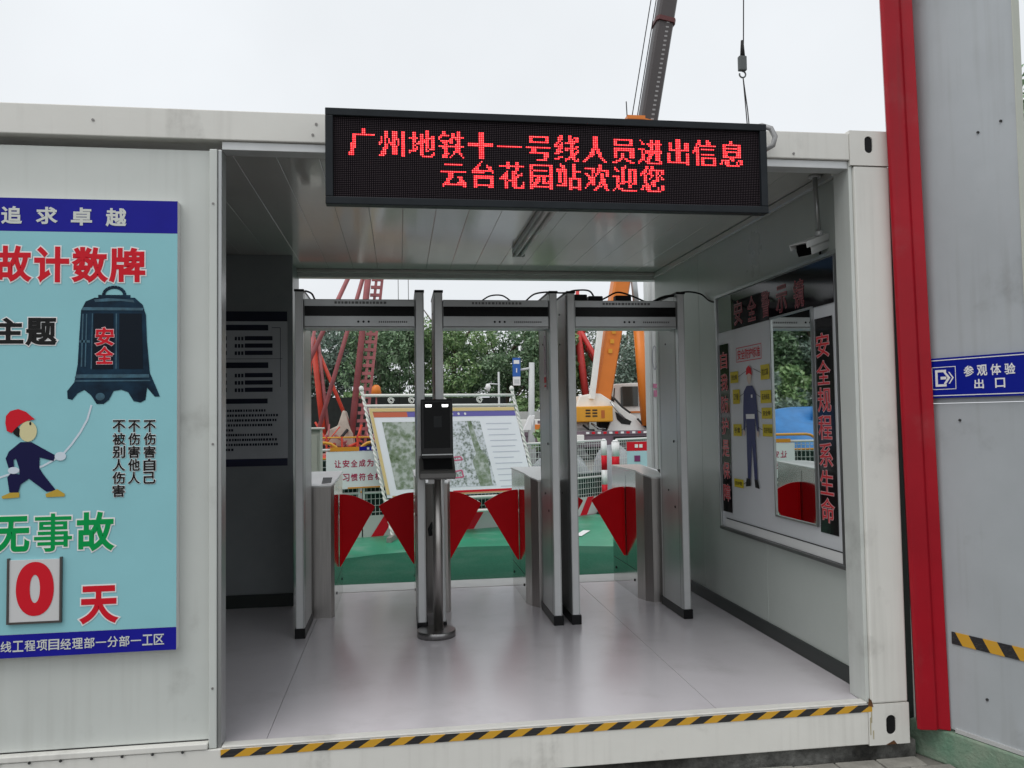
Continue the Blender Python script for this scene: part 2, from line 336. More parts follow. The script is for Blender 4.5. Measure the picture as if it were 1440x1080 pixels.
# corner castings with oval holes (ring of faces round a recessed hole)
def casting(z0, z1, hx, hz, hr, hh):
    mb = MB(); x0, x1 = 2.907, 3.111; n = 24
    mb.box(x0,.03,z0, x1,.17,z1)
    def oval(i, s_=1):
        an = 2*math.pi*i/n; cx = math.cos(an)*hr*s_; cz = math.sin(an)*hr*s_; cz += hh*s_*(1 if cz > 0 else -1) if abs(cz) > 1e-6 else 0
        return hx+cx, hz+cz
    vs = []; 
    for i in range(n):
        ox, oz = oval(i); an = 2*math.pi*i/n; c_, s_ = math.cos(an), math.sin(an)
        tx = ((x1-hx) if c_ > 0 else (hx-x0))/max(abs(c_), 1e-6); tz = ((z1-hz) if s_ > 0 else (hz-z0))/max(abs(s_), 1e-6); t = min(tx, tz)
        vs += [(ox, -.003, oz), (hx+c_*t, -.003, hz+s_*t), (ox, .028, oz), (hx+c_*t, .03, hz+s_*t)]
    for cx_, cz_ in ((x0,z0),(x1,z0),(x1,z1),(x0,z1)):
        j = min(range(n), key=lambda i: (vs[4*i+1][0]-cx_)**2+(vs[4*i+1][2]-cz_)**2)
        vs[4*j+1] = (cx_, -.003, cz_); vs[4*j+3] = (cx_, .03, cz_)
    fs = []
    for i in range(n):
        a_, b_ = 4*i, 4*((i+1) % n); fs += [(a_, a_+1, b_+1, b_), (a_, b_, b_+2, a_+2), (a_+1, a_+3, b_+3, b_+1)]
    # fill corners
    mb.add(vs, fs)
    pass
    for (sx, ex) in ((x0, 1), (x1, -1)):
        for (sz, ez) in ((z0, 1), (z1, -1)):
            pass
    q = mb.build('corner_casting', WHITE, C)
    flat([oval(i, .98) for i in range(n)], lambda v: Vector((v[0], .003-v[1], v[2])), BLACK, q, 'hole', 0)
    return q
casting(2.553, 2.722, 3.005, 2.655, .021, .020)
cs = casting(-.190, -.003, 3.018, -.100, .025, .020)
MB().prism([(2.99,-.19),(3.03,-.172),(3.045,-.19)], 'y', -.004, .0).build('rust_patch', RUST, cs)
MB().prism([(2.905,-.005),(2.93,-.012),(2.922,.018),(2.909,.03)], 'y', -.006, -.0035).build('rust_patch', RUST, cs)
for k, (rx, rz, rh) in enumerate(((2.912,-.10,.08),(2.918,-.06,.05),(2.925,-.14,.04))):
    MB().quad((rx,-.0045-k*.0003,rz-rh/2),(rx+.004,-.0045-k*.0003,rz-rh/2),(rx+.005,-.0045-k*.0003,rz+rh/2),(rx,-.0045-k*.0003,rz+rh/2)).build('rust_streak', mat('rust_stain', (.42,.36,.22), .8), cs)
# left outer wall, trim and ledge
for k in range(3):
    x1 = -.052-k*.965; cb('wall_panel', WHITE2, x1-.963,.035,.03, x1,.085,2.54, bev=.003)
cb('door_trim', WHITE2, -.050,.004,.002, -.018,.09,2.5385, bev=.004)
cb('door_trim', ALU, -.0165,.012,.002, 0.0,.10,2.5385, bev=.003)
cb('ledge', WHITE, -2.95,-.006,.003, -.052,.033,.028, bev=.004)
for k in range(12):
    MB().tube([(-.15-k*.118,-.0065,.0),(-.15-k*.118,-.009,.0)], .006, 8).build('drain_hole', JOINT, C)
# sill with hazard tape
cb('sill', WHITE, .003,.0,.001, 2.903,.055,.010, bev=.003)
HZ = stripes('hazard_tape', (.018,.018,.02), (.62,.33,.02), .128, -1.6, (1,0,0))
box('hazard_tape', HZ, C, .0,-.0035,-.034, 2.925,-.0005,-.002)
for k, (bx_, bz_) in enumerate(((.385,2.612),(.40,2.66),(-.52,2.645),(2.62,2.60))):
    MB().tube([(bx_,-.0035,bz_),(bx_,.001,bz_)], .006, 8).build('screw', mat('screw_grey', (.25,.24,.23), .5, .5), C)
for zz in (.25,1.27,2.3):
    for xx in (-.034,): MB().tube([(xx,.001,zz),(xx,.005,zz)], .005, 8).build('screw', mat('screw_grey', (0,0,0)), C)
# roof, ceiling panels
cb('roof', WHITE2, XL-.2,.16,2.66, 3.11,D,2.70)
x = 2.962; k = 0
cm = None
while x > XL+.1:
    x0 = x-.1985
    if x0 > -.28 or True:
        q = MB().prism([(x0+.001,2.6160),(x0+.003,2.6146),(x-.002,2.6146),(x+.000,2.6160),(x-.001,2.63),(x0+.001,2.63)], 'y', .162, 3.20).build('ceiling_panel', CEIL, C)
    x -= .1985
cb('ceiling_backing', JOINT, XL,.165,2.631, XW,3.2,2.659, bev=0)
# floor sheets with a thin dark joint between
for x0, x1 in ((XL,.172),(.1745,2.192),(2.1945,XW)):
    box('floor_sheet', FLOOR, C, x0,.058,-.03, x1,2.985,.0)
box('floor_base', JOINT, C, XL,.0565,-.12, XW,3.28,-.031)
box('threshold', mat('threshold_white', (.62,.63,.61), .5, var=.1, vs=5), C, XL,2.99,-.03, 3.11,D,.003, bev=.003)
box('threshold_joint', JOINT, C, XL,2.984,-.03, 2.98,2.991,-.004)
# inner walls
for k in range(3):
    y0 = .152+k*1.03
    box('wall_panel', INWALL, C, XW,y0,.0, 3.06,min(y0+1.0275,D),2.6125, bev=.002)
box('skirting', SKIRT, C, XW-.012,.13,.0, XW,D,.085, bev=.002)
box('ceiling_cornice', CEIL, C, XW-.03,.162,2.572, XW-.002,3.2,2.612, bev=.004)
box('outer_cladding', WHITE2, C, 3.063,.10,-.18, 3.11,D,2.66)
box('rear_beam', WHITE2, C, -.08,3.2,2.553, 3.11,D,2.66, bev=.004)
box('rear_cornice', CEIL, C, -.08,3.15,2.585, XW-.03,3.198,2.6125, bev=.004)
pw = box('partition_wall', DIMWALL, C, XL,2.62,.0, -.040,2.67,2.6125)
box('partition_return', DIMWALL, C, -.115,2.672,.0, -.075,D-.002,2.6125)
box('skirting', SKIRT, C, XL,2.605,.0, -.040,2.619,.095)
box('back_wall', DIMWALL, C, XL,D-.05,.0, -.12,D,2.6125)
box('left_end_wall', DIMWALL, C, XL-.2,.17,-.18, XL-.01,D,2.655)
ft = box('container_footing', MOSS, None, XL-.2,.03,Z0-.05, 3.16,3.25,-.191); tag(ft, 'low blackened mossy concrete footing under the white container', 'footing')

# ================================================================== SAFETY POSTER ON THE LEFT WALL
P = thing('safety_poster', 'large light blue safety board with bell and red helmeted worker, left of the passage', 'poster', (-.9, .034, 1.36))
box('board', mat('board_edge', (.6,.6,.6), .5), P, -1.62,-.012,.423, -.175,.034,2.302)
PF = frame((0,-.012,0), (1,0,0), (0,0,1), (0,-1,0))
flat(rect(-1.62,.5165,-.175,2.1625), PF, SKYB, P, 'sky_blue_field', .001)
flat(rect(-1.62,2.1635,-.175,2.302), PF, BLUE, P, 'header_band', .001)
flat(rect(-1.62,.423,-.175,.5155), PF, BLUE, P, 'footer_band', .001)
for ch, b in (('追',(-.865,2.195,-.791,2.264)),('求',(-.731,2.196,-.654,2.264)),('卓',(-.596,2.193,-.518,2.264)),('越',(-.459,2.192,-.383,2.264))):
    text(ch, b, PF, mat('silver_print', (.62,.64,.6), .5), P, off=.03, d=.003)
for ch, b in (('故',(-.879,1.958,-.756,2.096)),('计',(-.734,1.956,-.608,2.095)),('数',(-.586,1.957,-.458,2.095)),('牌',(-.441,1.959,-.308,2.094)),('天',(-.544,.552,-.41,.693))):
    text2(ch, b, PF, PRED, P, off=.035, d=.003)
for ch, b in (('主',(-.889,1.70,-.781,1.799)),('题',(-.764,1.693,-.655,1.799))): text2(ch, b, PF, PBLACK, P, off=.035, d=.003)
for ch, b in (('无',(-.876,.85,-.75,.987)),('事',(-.726,.847,-.585,.997)),('故',(-.56,.847,-.426,.995))): text2(ch, b, PF, PGREEN, P, off=.014 if ch == '事' else .032, d=.003)
for s_, x0, x1, z1, p_ in (('不被别人伤害',-.427,-.38,1.376,.0536),('不伤害他人',-.366,-.322,1.375,.0536),('不伤害自己',-.305,-.26,1.374,.0536)):
    for k, ch in enumerate(s_): text2(ch, (x0, z1-(k+1)*p_+.006, x1, z1-k*p_), PF, PBLACK, P, off=.026, out=.03, d=.003)
for k, ch in enumerate('线工程项目经理部一分部一工区'):
    p_ = (.852-.22)/14; x0 = -.852+k*p_; text(ch, (x0+.003, .448, x0+p_-.003, .490), PF, mat('silver_print', (.62,.64,.6), .5), P, off=.015, d=.003)
bell = [(-0.556,1.834),(-0.538,1.872),(-0.503,1.888),(-0.345,1.889),(-0.313,1.859),(-0.3,1.816),(-0.295,1.703),(-0.283,1.572),(-0.263,1.525),(-0.243,1.473),(-0.263,1.473),(-0.294,1.511),(-0.3,1.46),(-0.32,1.449),(-0.347,1.455),(-0.369,1.493),(-0.396,1.503),(-0.426,1.498),(-0.444,1.461),(-0.465,1.445),(-0.492,1.445),(-0.514,1.481),(-0.54,1.504),(-0.566,1.49),(-0.587,1.463),(-0.605,1.468),(-0.607,1.5),(-0.579,1.537),(-0.567,1.611),(-0.563,1.704)]
bo = flat(bell, PF, BELL, P, 'bell_picture', .003)
for n_, m_, pts in (('bell_band', BELLHI, [(-.553,1.835),(-.312,1.835),(-.308,1.846),(-.548,1.848)]), ('bell_band', BELLHI, [(-.562,1.700),(-.52,1.700),(-.52,1.71),(-.562,1.71)]),
    ('bell_band', BELLHI, [(-.578,1.553),(-.285,1.553),(-.286,1.567),(-.573,1.568)]), ('bell_band', BELLHI, [(-.58,1.538),(-.28,1.538),(-.282,1.543),(-.578,1.544)]),
    ('bell_panel', BELLDK, [(-.509,1.59),(-.428,1.59),(-.428,1.822),(-.505,1.822)]), ('bell_panel', BELLDK, [(-.405,1.59),(-.31,1.59),(-.317,1.822),(-.405,1.822)]),
    ('bell_rib', BELLHI, [(-.516,1.59),(-.512,1.59),(-.509,1.822),(-.512,1.822)]), ('bell_rib', BELLHI, [(-.419,1.59),(-.414,1.59),(-.414,1.822),(-.419,1.822)]), ('bell_rib', BELLHI, [(-.555,1.60),(-.549,1.60),(-.545,1.82),(-.55,1.82)]),
    ('bell_rib', BELLHI, [(-.54,1.60),(-.535,1.60),(-.531,1.82),(-.535,1.82)])):
    flat(pts, PF, m_, bo, n_, .0042)
flat([(-.50,1.87),(-.40,1.875),(-.345,1.868),(-.35,1.88),(-.45,1.886),(-.505,1.88)], PF, BELLHI, bo, 'bell_highlight', .0042)
flat(ell(-.478,1.475,.018,.016), PF, BELLHI, bo, 'bell_boss', .0042)
flat(rect(-.489,1.888,-.362,1.900), PF, BELL, bo, 'bell_collar', .003)
hr = [(-.426+.042*math.cos(t*math.pi/10), 1.899+.034*math.sin(t*math.pi/10)) for t in range(11)]; strip(hr, .013, PF, BELL, bo, 'bell_handle', .0032)
text2('安', (-.495,1.69,-.428,1.761), PF, PRED, bo, off=.03, out=.03, d=.0052, mo=mat('pink_print', (.75,.5,.52), .5)); text2('全', (-.494,1.613,-.43,1.681), PF, PRED, bo, off=.03, out=.03, d=.0052, mo=mat('pink_print', (0,0,0)))
wk = flat([(-0.783,1.293),(-0.742,1.292),(-0.651,1.237),(-0.656,1.213),(-0.71,1.229),(-0.71,1.185),(-0.696,1.161),(-0.645,1.092),(-0.682,1.088),(-0.75,1.143),(-0.781,1.12),(-0.79,1.086),(-0.823,1.089),(-0.832,1.15),(-0.817,1.169),(-0.786,1.161),(-0.786,1.182),(-0.8,1.226),(-0.809,1.221),(-0.806,1.19),(-0.827,1.188),(-0.839,1.227),(-0.827,1.255)], PF, NAVY, P, 'worker_picture', .0042)
strip([(-.512,1.441),(-.528,1.381),(-.555,1.329),(-.588,1.28),(-.626,1.234),(-.70,1.192),(-.799,1.171),(-.95,1.12)], .008, PF, ROPE, wk, 'rope_print', .0028)
flat(ell(-.755,1.336,.034,.042), PF, SKIN, wk, 'face', .0046)
flat([(-.813,1.345),(-.797,1.356),(-.786,1.346),(-.788,1.312),(-.798,1.317),(-.81,1.327)], PF, PBLACK, wk, 'hair', .005)
flat([(-0.841,1.371),(-0.839,1.4),(-0.823,1.42),(-0.793,1.428),(-0.763,1.416),(-0.742,1.396),(-0.728,1.385),(-0.758,1.379),(-0.782,1.367),(-0.801,1.35),(-0.817,1.33),(-0.835,1.339)], PF, PRED, wk, 'helmet', .0054)
flat(ell(-.746,1.368,.004,.007), PF, PBLACK, wk, 'eye', .0058)
flat(ell(-.808,1.178,.022,.014), PF, ROPE, wk, 'hand', .005); flat(ell(-.630,1.232,.022,.018), PF, ROPE, wk, 'hand', .005)
flat([(-.852,1.074),(-.821,1.088),(-.785,1.088),(-.785,1.068),(-.849,1.064)], PF, GOLD, wk, 'shoe', .0046); flat([(-.686,1.079),(-.641,1.098),(-.612,1.078),(-.613,1.067),(-.683,1.066)], PF, GOLD, wk, 'shoe', .0046)
npl = box('number_plate', mat('plate_white', (.62,.62,.62), .4), P, -.817,-.022,.567, -.626,-.0135,.815)
NF = frame((0,-.022,0), (1,0,0), (0,0,1), (0,-1,0))
text('0', (-.778,.603,-.661,.793), NF, PRED, npl, off=.05)
for r_ in ((-.825,.559,-.8175,.823),(-.6255,.559,-.618,.823),(-.8175,.559,-.6255,.5665),):
    box('plate_frame', mat('brown_frame', (.10,.09,.085), .4, .5), npl, r_[0],-.026,r_[1], r_[2],-.0125,r_[3])

# ================================================================== LED SIGN
L = thing('led_sign', 'long black LED message sign with red dot-matrix text on the container edge', 'LED sign', (1.43, -.08, 2.48))
x0, x1, z0, z1 = .451, 2.414, 2.270, 2.680; yf, yb = -.15, -.098; bw = .032
for c_ in ((x0,z0,x1,z0+bw),(x0,z1-bw,x1,z1),(x0,z0+bw,x0+bw,z1-bw),(x1-bw,z0+bw,x1,z1-bw)):
    box('frame_bar', BFRAME, L, c_[0],yf,c_[1], c_[2],yb,c_[3], bev=.003)
box('back_panel', BFRAME, L, x0+.01,-.112,z0+.01, x1-.01,-.099,z1-.01)
box('display_panel', LEDPANEL, L, x0+bw,yf+.016,z0+bw, x1-bw,-.114,z1-bw)
NX, NZ = 240, 44; PX = (x1-x0-2*bw)/NX; PZ = (z1-z0-2*bw)/NZ; yd = yf+.0145
lit = np.zeros((NZ, NX), bool)
from mathutils.bvhtree import BVHTree
def raster(ch):
    me = glyphs(ch, 0.0); vs = [v.co.copy() for v in me.vertices]; fs = [tuple(p.vertices) for p in me.polygons]
    bpy.data.meshes.remove(me)
    bv = BVHTree.FromPolygons([(v.x, v.y, 0) for v in vs], fs); g = np.zeros((16, 16), bool)
    cov = np.zeros((16, 16))
    for r_ in range(16):
        for c_ in range(16):
            for dx in (.17,.5,.83):
                for dy in (.17,.5,.83):
                    px = (c_+dx-.3)/15.5; pz = .86-(r_+dy)/16.2
                    if bv.ray_cast(Vector((px, pz, 1)), Vector((0,0,-1)))[0] is not None: cov[r_, c_] += 1/9
    # two-dot wide uprights as on the sign, one-dot horizontals
    v = cov > .42
    run = v.copy(); run[1:-1] = v[1:-1] & v[:-2] & v[2:]; run[0] = run[-1] = False
    col = run.copy(); col[:-1] |= run[1:]; col[1:] |= run[:-1]
    ok = np.zeros_like(v); ok[:, :-1] = ~v[:, 1:]; out_ = v.copy(); out_[:, 1:] |= (col[:, :-1] & ok[:, :] [:, 1:]); return out_
def put(s_, cx, rz):
    for k, ch in enumerate(s_):
        g = raster(ch); lit[rz:rz+16, cx+16*k:cx+16*k+16] |= g
put('广州地铁十一号线人员进出信息', 7, 6); put('云台花园站欢迎您', 56, 22)
on, core, off = MB(), MB(), MB()
rnd = random.Random(3)
for r_ in range(NZ):
    for c_ in range(NX):
        cx = x0+bw+(c_+.5)*PX; cz = z1-bw-(r_+.5)*PZ
        if lit[r_, c_]:
            h = PX*.5*.66; y = yd; on.quad((cx-h,y,cz-h*.93),(cx+h,y,cz-h*.93),(cx+h,y,cz+h*.93),(cx-h,y,cz+h*.93))
            h = PX*.15*rnd.uniform(.5,1.15); y = yd-.0006; core.quad((cx-h,y,cz-h),(cx+h,y,cz-h),(cx+h,y,cz+h),(cx-h,y,cz+h))
        else:
            h = PX*.2; off.quad((cx-h,yd,cz-h),(cx+h,yd,cz-h),(cx+h,yd,cz+h),(cx-h,yd,cz+h))
on.build('lit_led', LEDON, L, kind='stuff'); core.build('lit_led_core', LEDCORE, L, kind='stuff'); off.build('unlit_led', LEDOFF, L, kind='stuff')
for xx in (.8, 2.1): box('bracket', BFRAME, L, xx,-.0965,2.60, xx+.05,-.001,2.66)
cdu = MB().tube([(2.40,-.03,2.70),(2.44,-.05,2.71),(2.475,-.07,2.69),(2.492,-.075,2.65),(2.480,-.075,2.61),(2.45,-.05,2.595),(2.42,-.03,2.60)], .013, 10).build('cable_conduit', mat('grey_conduit', (.36,.36,.36), .4, .3), None)
tag(cdu, 'short grey looped cable conduit at the right end of the LED sign', 'conduit')

# ================================================================== CCTV CAMERA
K = thing('security_camera', 'white bullet security camera hanging from the ceiling by the right post', 'security camera', (2.93,.35,2.6))
MB().tube([(2.925,.36,2.612),(2.925,.36,2.60)], .03, 16).build('ceiling_plate', ALUFACE, K)
MB().tube([(2.925,.36,2.602),(2.93,.36,2.45),(2.937,.36,2.315)], .0125, 10).build('pole', ALU, K)
MB().tube([(2.937,.36,2.318),(2.94,.36,2.292)], .019, 10).build('swivel', ALUFACE, K)
ax = Vector((-.83,-.42,-.33)).normalized(); sx_ = ax.cross(Vector((0,0,1))).normalized(); uz = sx_.cross(ax)
kf0 = frame((2.925,.375,2.245), ax, uz, sx_); kf = lambda v: kf0(Vector(v)*1.25)
MB().prism([(-.032,-.026),(.032,-.026),(.036,.0),(.03,.026),(-.03,.026),(-.036,.0)], 'x', -.075, .085, fr=kf).build('body', mat('camera_white', (.62,.63,.62), .35), K, bevel=.004)
MB().prism([(-.041,.01),(-.041,.035),(.041,.035),(.041,.01),(.038,.01),(.038,.031),(-.038,.031),(-.038,.01)], 'x', -.07, .118, fr=kf).build('sunshield', mat('camera_white', (0,0,0)), K)
MB().prism([(-.03,-.024),(.03,-.024),(.033,.0),(.028,.024),(-.028,.024),(-.033,.0)], 'x', .0853, .089, fr=kf).build('lens_window', GLASSB, K)
MB().tube([kf(Vector((-.07,.0,-.02))), (2.975,.42,2.23), (2.982,.43,2.16)], .007, 8).build('cable', BLACK, K)

# ================================================================== SAFETY MIRROR BOARD (right wall)
G = thing('mirror_board', 'framed safety warning mirror board with workwear figure on the right inner wall', 'notice board', (2.96, 1.0, 1.4))
y0, y1, z0, z1 = .235, 1.77, .60, 2.172
GF = frame((2.955,0,0), (0,-1,0), (0,0,1), (-1,0,0))        # local x = -Y
box('backing', BOARDW, G, 2.957,y0,z0, 2.987,y1,z1)
for c_ in ((y0-.022,z0-.022,y1+.022,z0),(y0-.022,z1,y1+.022,z1+.022),(y0-.022,z0,y0,z1),(y1,z0,y1+.022,z1)):
    box('frame_bar', TRIM if c_[0] > 1 or c_[1] > 1 else mat('dark_alu', (.2,.2,.2), .35, .8), G, 2.940,c_[0],c_[1], 2.988,c_[2],c_[3], bev=.003)
GY = lambda a_, b_, c_, d_: rect(-a_, b_, -c_, d_)
flat(GY(1.72,z0+.004,y0+.01,.655), GF, mat('ledge_white', (.72,.73,.72), .35), G, 'lower_ledge', .0035)
flat(GY(1.70,.657,y0+.01,.663), GF, JOINT, G, 'ledge_line', .0035)
GLOSSK = mat('gloss_black_panel', (.008,.006,.008), .08, spec=.3)
flat(GY(1.535,1.929,.262,2.168), GF, GLOSSK, G, 'header_panel', .002)
flat(GY(1.765,1.929,1.54,2.168), GF, mat('glossy_grey', (.30,.33,.32), .08), G, 'header_side_panel', .002)
for ch, a_, b_ in (('安',1.485,1.363),('全',1.28,1.162),('警',1.078,.977),('示',.886,.761),('镜',.676,.564)):
    zz = (1.955, 2.105); text2(ch, (-a_, zz[0], -b_, zz[1]), GF, mat('dark_red_print', (.10,.004,.008), .3), G, off=.0, out=.03, mo=mat('pink_outline', (.42,.10,.12), .4), d=.004)
flat(GY(.462,.736,.285,1.865), GF, GLOSSK, G, 'right_strip', .002)
for k, ch in enumerate('安全规程系生命'):
    zc = 1.72-k*.1437; text2(ch, (-.446+.008*0, zc-.062, -.318, zc+.062), GF, mat('bright_red_print', (.62,.01,.02), .3), G, off=.0, out=.028, mo=mat('pink_outline2', (.70,.40,.42), .4), d=.004)
flat(GY(1.757,.704,1.602,1.845), GF, GLOSSK, G, 'left_strip', .002)
for k, ch in enumerate('自我防护是保障'):
    zc = 1.735-k*.150; text2(ch, (-1.735, zc-.055, -1.625, zc+.055), GF, mat('bright_red_print', (0,0,0)), G, off=.0, out=.028, mo=mat('pink_outline2', (0,0,0)), d=.004)
mg = box('mirror', MIRROR, G, 2.9470,.484,.771, 2.9535,.945,1.925)
for c_ in ((.472,.76,.957,.7705),(.472,1.9255,.957,1.936),(.472,.771,.4835,1.925),(.9455,.771,.957,1.925)):
    box('mirror_frame', TRIM, mg, 2.940,c_[0],c_[1], 2.9545,c_[2],c_[3])
ring(-1.469,1.705,-1.10,1.80, .004, GF, PRED, G, 'title_border', .004); text('安全防护标准', (-1.45,1.72,-1.12,1.785), GF, PRED, G, off=.01, d=.004)
# printed worker figure in workwear (flat print)
fig = flat([(-1.325,1.545),(-1.245,1.545),(-1.195,1.50),(-1.18,1.39),(-1.165,1.255),(-1.19,1.25),(-1.215,1.36),(-1.218,1.22),(-1.20,.955),(-1.245,.955),(-1.268,1.19),(-1.30,.955),(-1.345,.955),(-1.345,1.22),(-1.342,1.36),(-1.365,1.25),(-1.39,1.255),(-1.385,1.40),(-1.37,1.51)], GF, mat('uniform_print', (.012,.02,.12), .4), G, 'figure_print', .004)
flat(rect(-1.343,1.335,-1.217,1.365), GF, TWHITE, fig, 'belt', .005); flat(rect(-1.262,1.468,-1.24,1.488), GF, TWHITE, fig, 'badge', .005)
flat(ell(-1.282,1.60,.032,.045), GF, mat('face_print', (.62,.5,.42), .4), fig, 'face', .005)
flat([(-1.325,1.615),(-1.32,1.655),(-1.285,1.675),(-1.25,1.655),(-1.238,1.61),(-1.28,1.625)], GF, PRED, fig, 'helmet', .006)
flat(ell(-1.38,1.245,.017,.02), GF, mat('face_print', (0,0,0)), fig, 'hand', .005); flat(ell(-1.178,1.24,.017,.02), GF, mat('face_print', (0,0,0)), fig, 'hand', .005)
flat([(-1.36,.955),(-1.30,.955),(-1.30,.91),(-1.375,.90)], GF, PBLACK, fig, 'boot', .005); flat([(-1.245,.955),(-1.20,.955),(-1.175,.90),(-1.235,.905)], GF, PBLACK, fig, 'boot', .005)
for n_, (a0, b0, c0, d0) in enumerate(((1.575,1.573,1.45,1.648),(1.119,1.574,1.0,1.665),(1.542,1.434,1.435,1.528),(1.13,1.43,.985,1.508),(1.12,1.335,.98,1.402),(1.548,1.222,1.418,1.30),(1.112,1.228,.965,1.302),(1.555,.885,1.41,.940))):
    lb_ = flat(rect(-a0,b0,-c0,d0), GF, LABELY, G, 'callout_label', .004)
    tw = (a0-c0)
    rows = ['安全帽','防尘口罩','工作服','反光标志','安全带','手套','防护用品','防护鞋']
    text(rows[n_], (-a0+tw*.15, b0+(d0-b0)*.28, -c0-tw*.15, d0-(d0-b0)*.28), GF, PBLACK, lb_, off=.01, d=.0052)
    xs = (-c0, -1.33) if a0 > 1.3 else (-a0, -1.22)
    strip([(xs[0],(b0+d0)/2),(xs[1],(b0+d0)/2+.03)], .003, GF, PBLACK, lb_, 'leader_line', .0036)

# ================================================================== DIMMED NOTICE ON THE PARTITION
N = thing('site_notice', 'dim grey notice poster with black headings on the dimmed rear partition', 'poster', (-.6, 2.6, 1.6))
NB = frame((0,2.617,0), (1,0,0), (0,0,1), (0,-1,0))
nx0, nx1, nz0, nz1 = -1.05, -.078, 1.035, 2.186
box('sheet', POSTG, N, nx0,2.611,nz0, nx1,2.6185,nz1)
NB = frame((0,2.611,0), (1,0,0), (0,0,1), (0,-1,0))
flat(rect(nx0,2.112,nx1,nz1), NB, POSTD, N, 'header_band'); flat(rect(nx0,nz0,nx1,1.09), NB, mat('poster_navy', (.012,.016,.05), .35), N, 'footer_band')
U_ = lambda px: -.078+(px-405)*.00513
Vz = lambda row: 2.186-(row-438)*.00529
hb = [(457,465,378),(510,518,378),(561,568,377)]
for a_, b_, e_ in hb: flat(rect(nx0+.03,Vz(b_),U_(e_),Vz(a_)), NB, POSTD, N, 'heading_bar')
for base in (473, 525):
    for k in range(3):
        ra = base+k*10.3; rb = ra+6
        flat(rect(U_(345),Vz(rb),U_(384),Vz(ra)), NB, POSTD, N, 'name_bar'); flat(rect(U_(308),Vz(rb),U_(320),Vz(ra)), NB, POSTD, N, 'name_bar'); flat(rect(U_(270),Vz(rb),U_(300),Vz(ra)), NB, POSTD, N, 'name_bar')
        mb = MB()
        for t in (331,335.5,340): mb.add([NB(Vector((p_[0], .0015, p_[1]))) for p_ in rect(U_(t),Vz(rb),U_(t+3.2),Vz(ra+.8))], [(0,1,2,3)])
        mb.build('print_row', POSTD, N)
strip([(U_(383),Vz(461)),(U_(395),Vz(461)),(U_(395),Vz(545))], .004, NB, POSTD, N, 'rule_line'); strip([(nx0+.03,Vz(505)),(U_(398),Vz(505))], .003, NB, POSTD, N, 'rule_line')
rnd = random.Random(5)
for k, xe in enumerate((373,389,388,383,328,384,388,389,327)):
    mb = MB(); zz = Vz(577.7+k*6.8); t = nx0+.06; xe = U_(xe)
    while t < xe:
        wd_ = rnd.uniform(.010,.017); mb.add([NB(Vector((p_[0], .0015, p_[1]))) for p_ in rect(t,zz-.009,t+wd_,zz+.009)], [(0,1,2,3)]); t += wd_+rnd.uniform(.003,.008)
    mb.build('print_row', POSTD, N)

# ================================================================== TUBE LAMP ON THE CEILING
T = thing('tube_lamp', 'unlit twin batten tube lamp fixed along the white ceiling', 'lamp', (1.63, 1.6, 2.61))
box('housing', mat('lamp_white', (.6,.6,.58), .35), T, 1.583,.95,2.577, 1.677,2.28,2.612, bev=.006)
for xx in (1.608, 1.652): MB().tube([(xx,.98,2.565),(xx,2.25,2.565)], .013, 12).build('tube', TUBE, T)
for yy in (.955, 2.25): box('end_cap', mat('lamp_white', (0,0,0)), T, 1.585,yy,2.55, 1.675,yy+.025,2.5765, bev=.004)

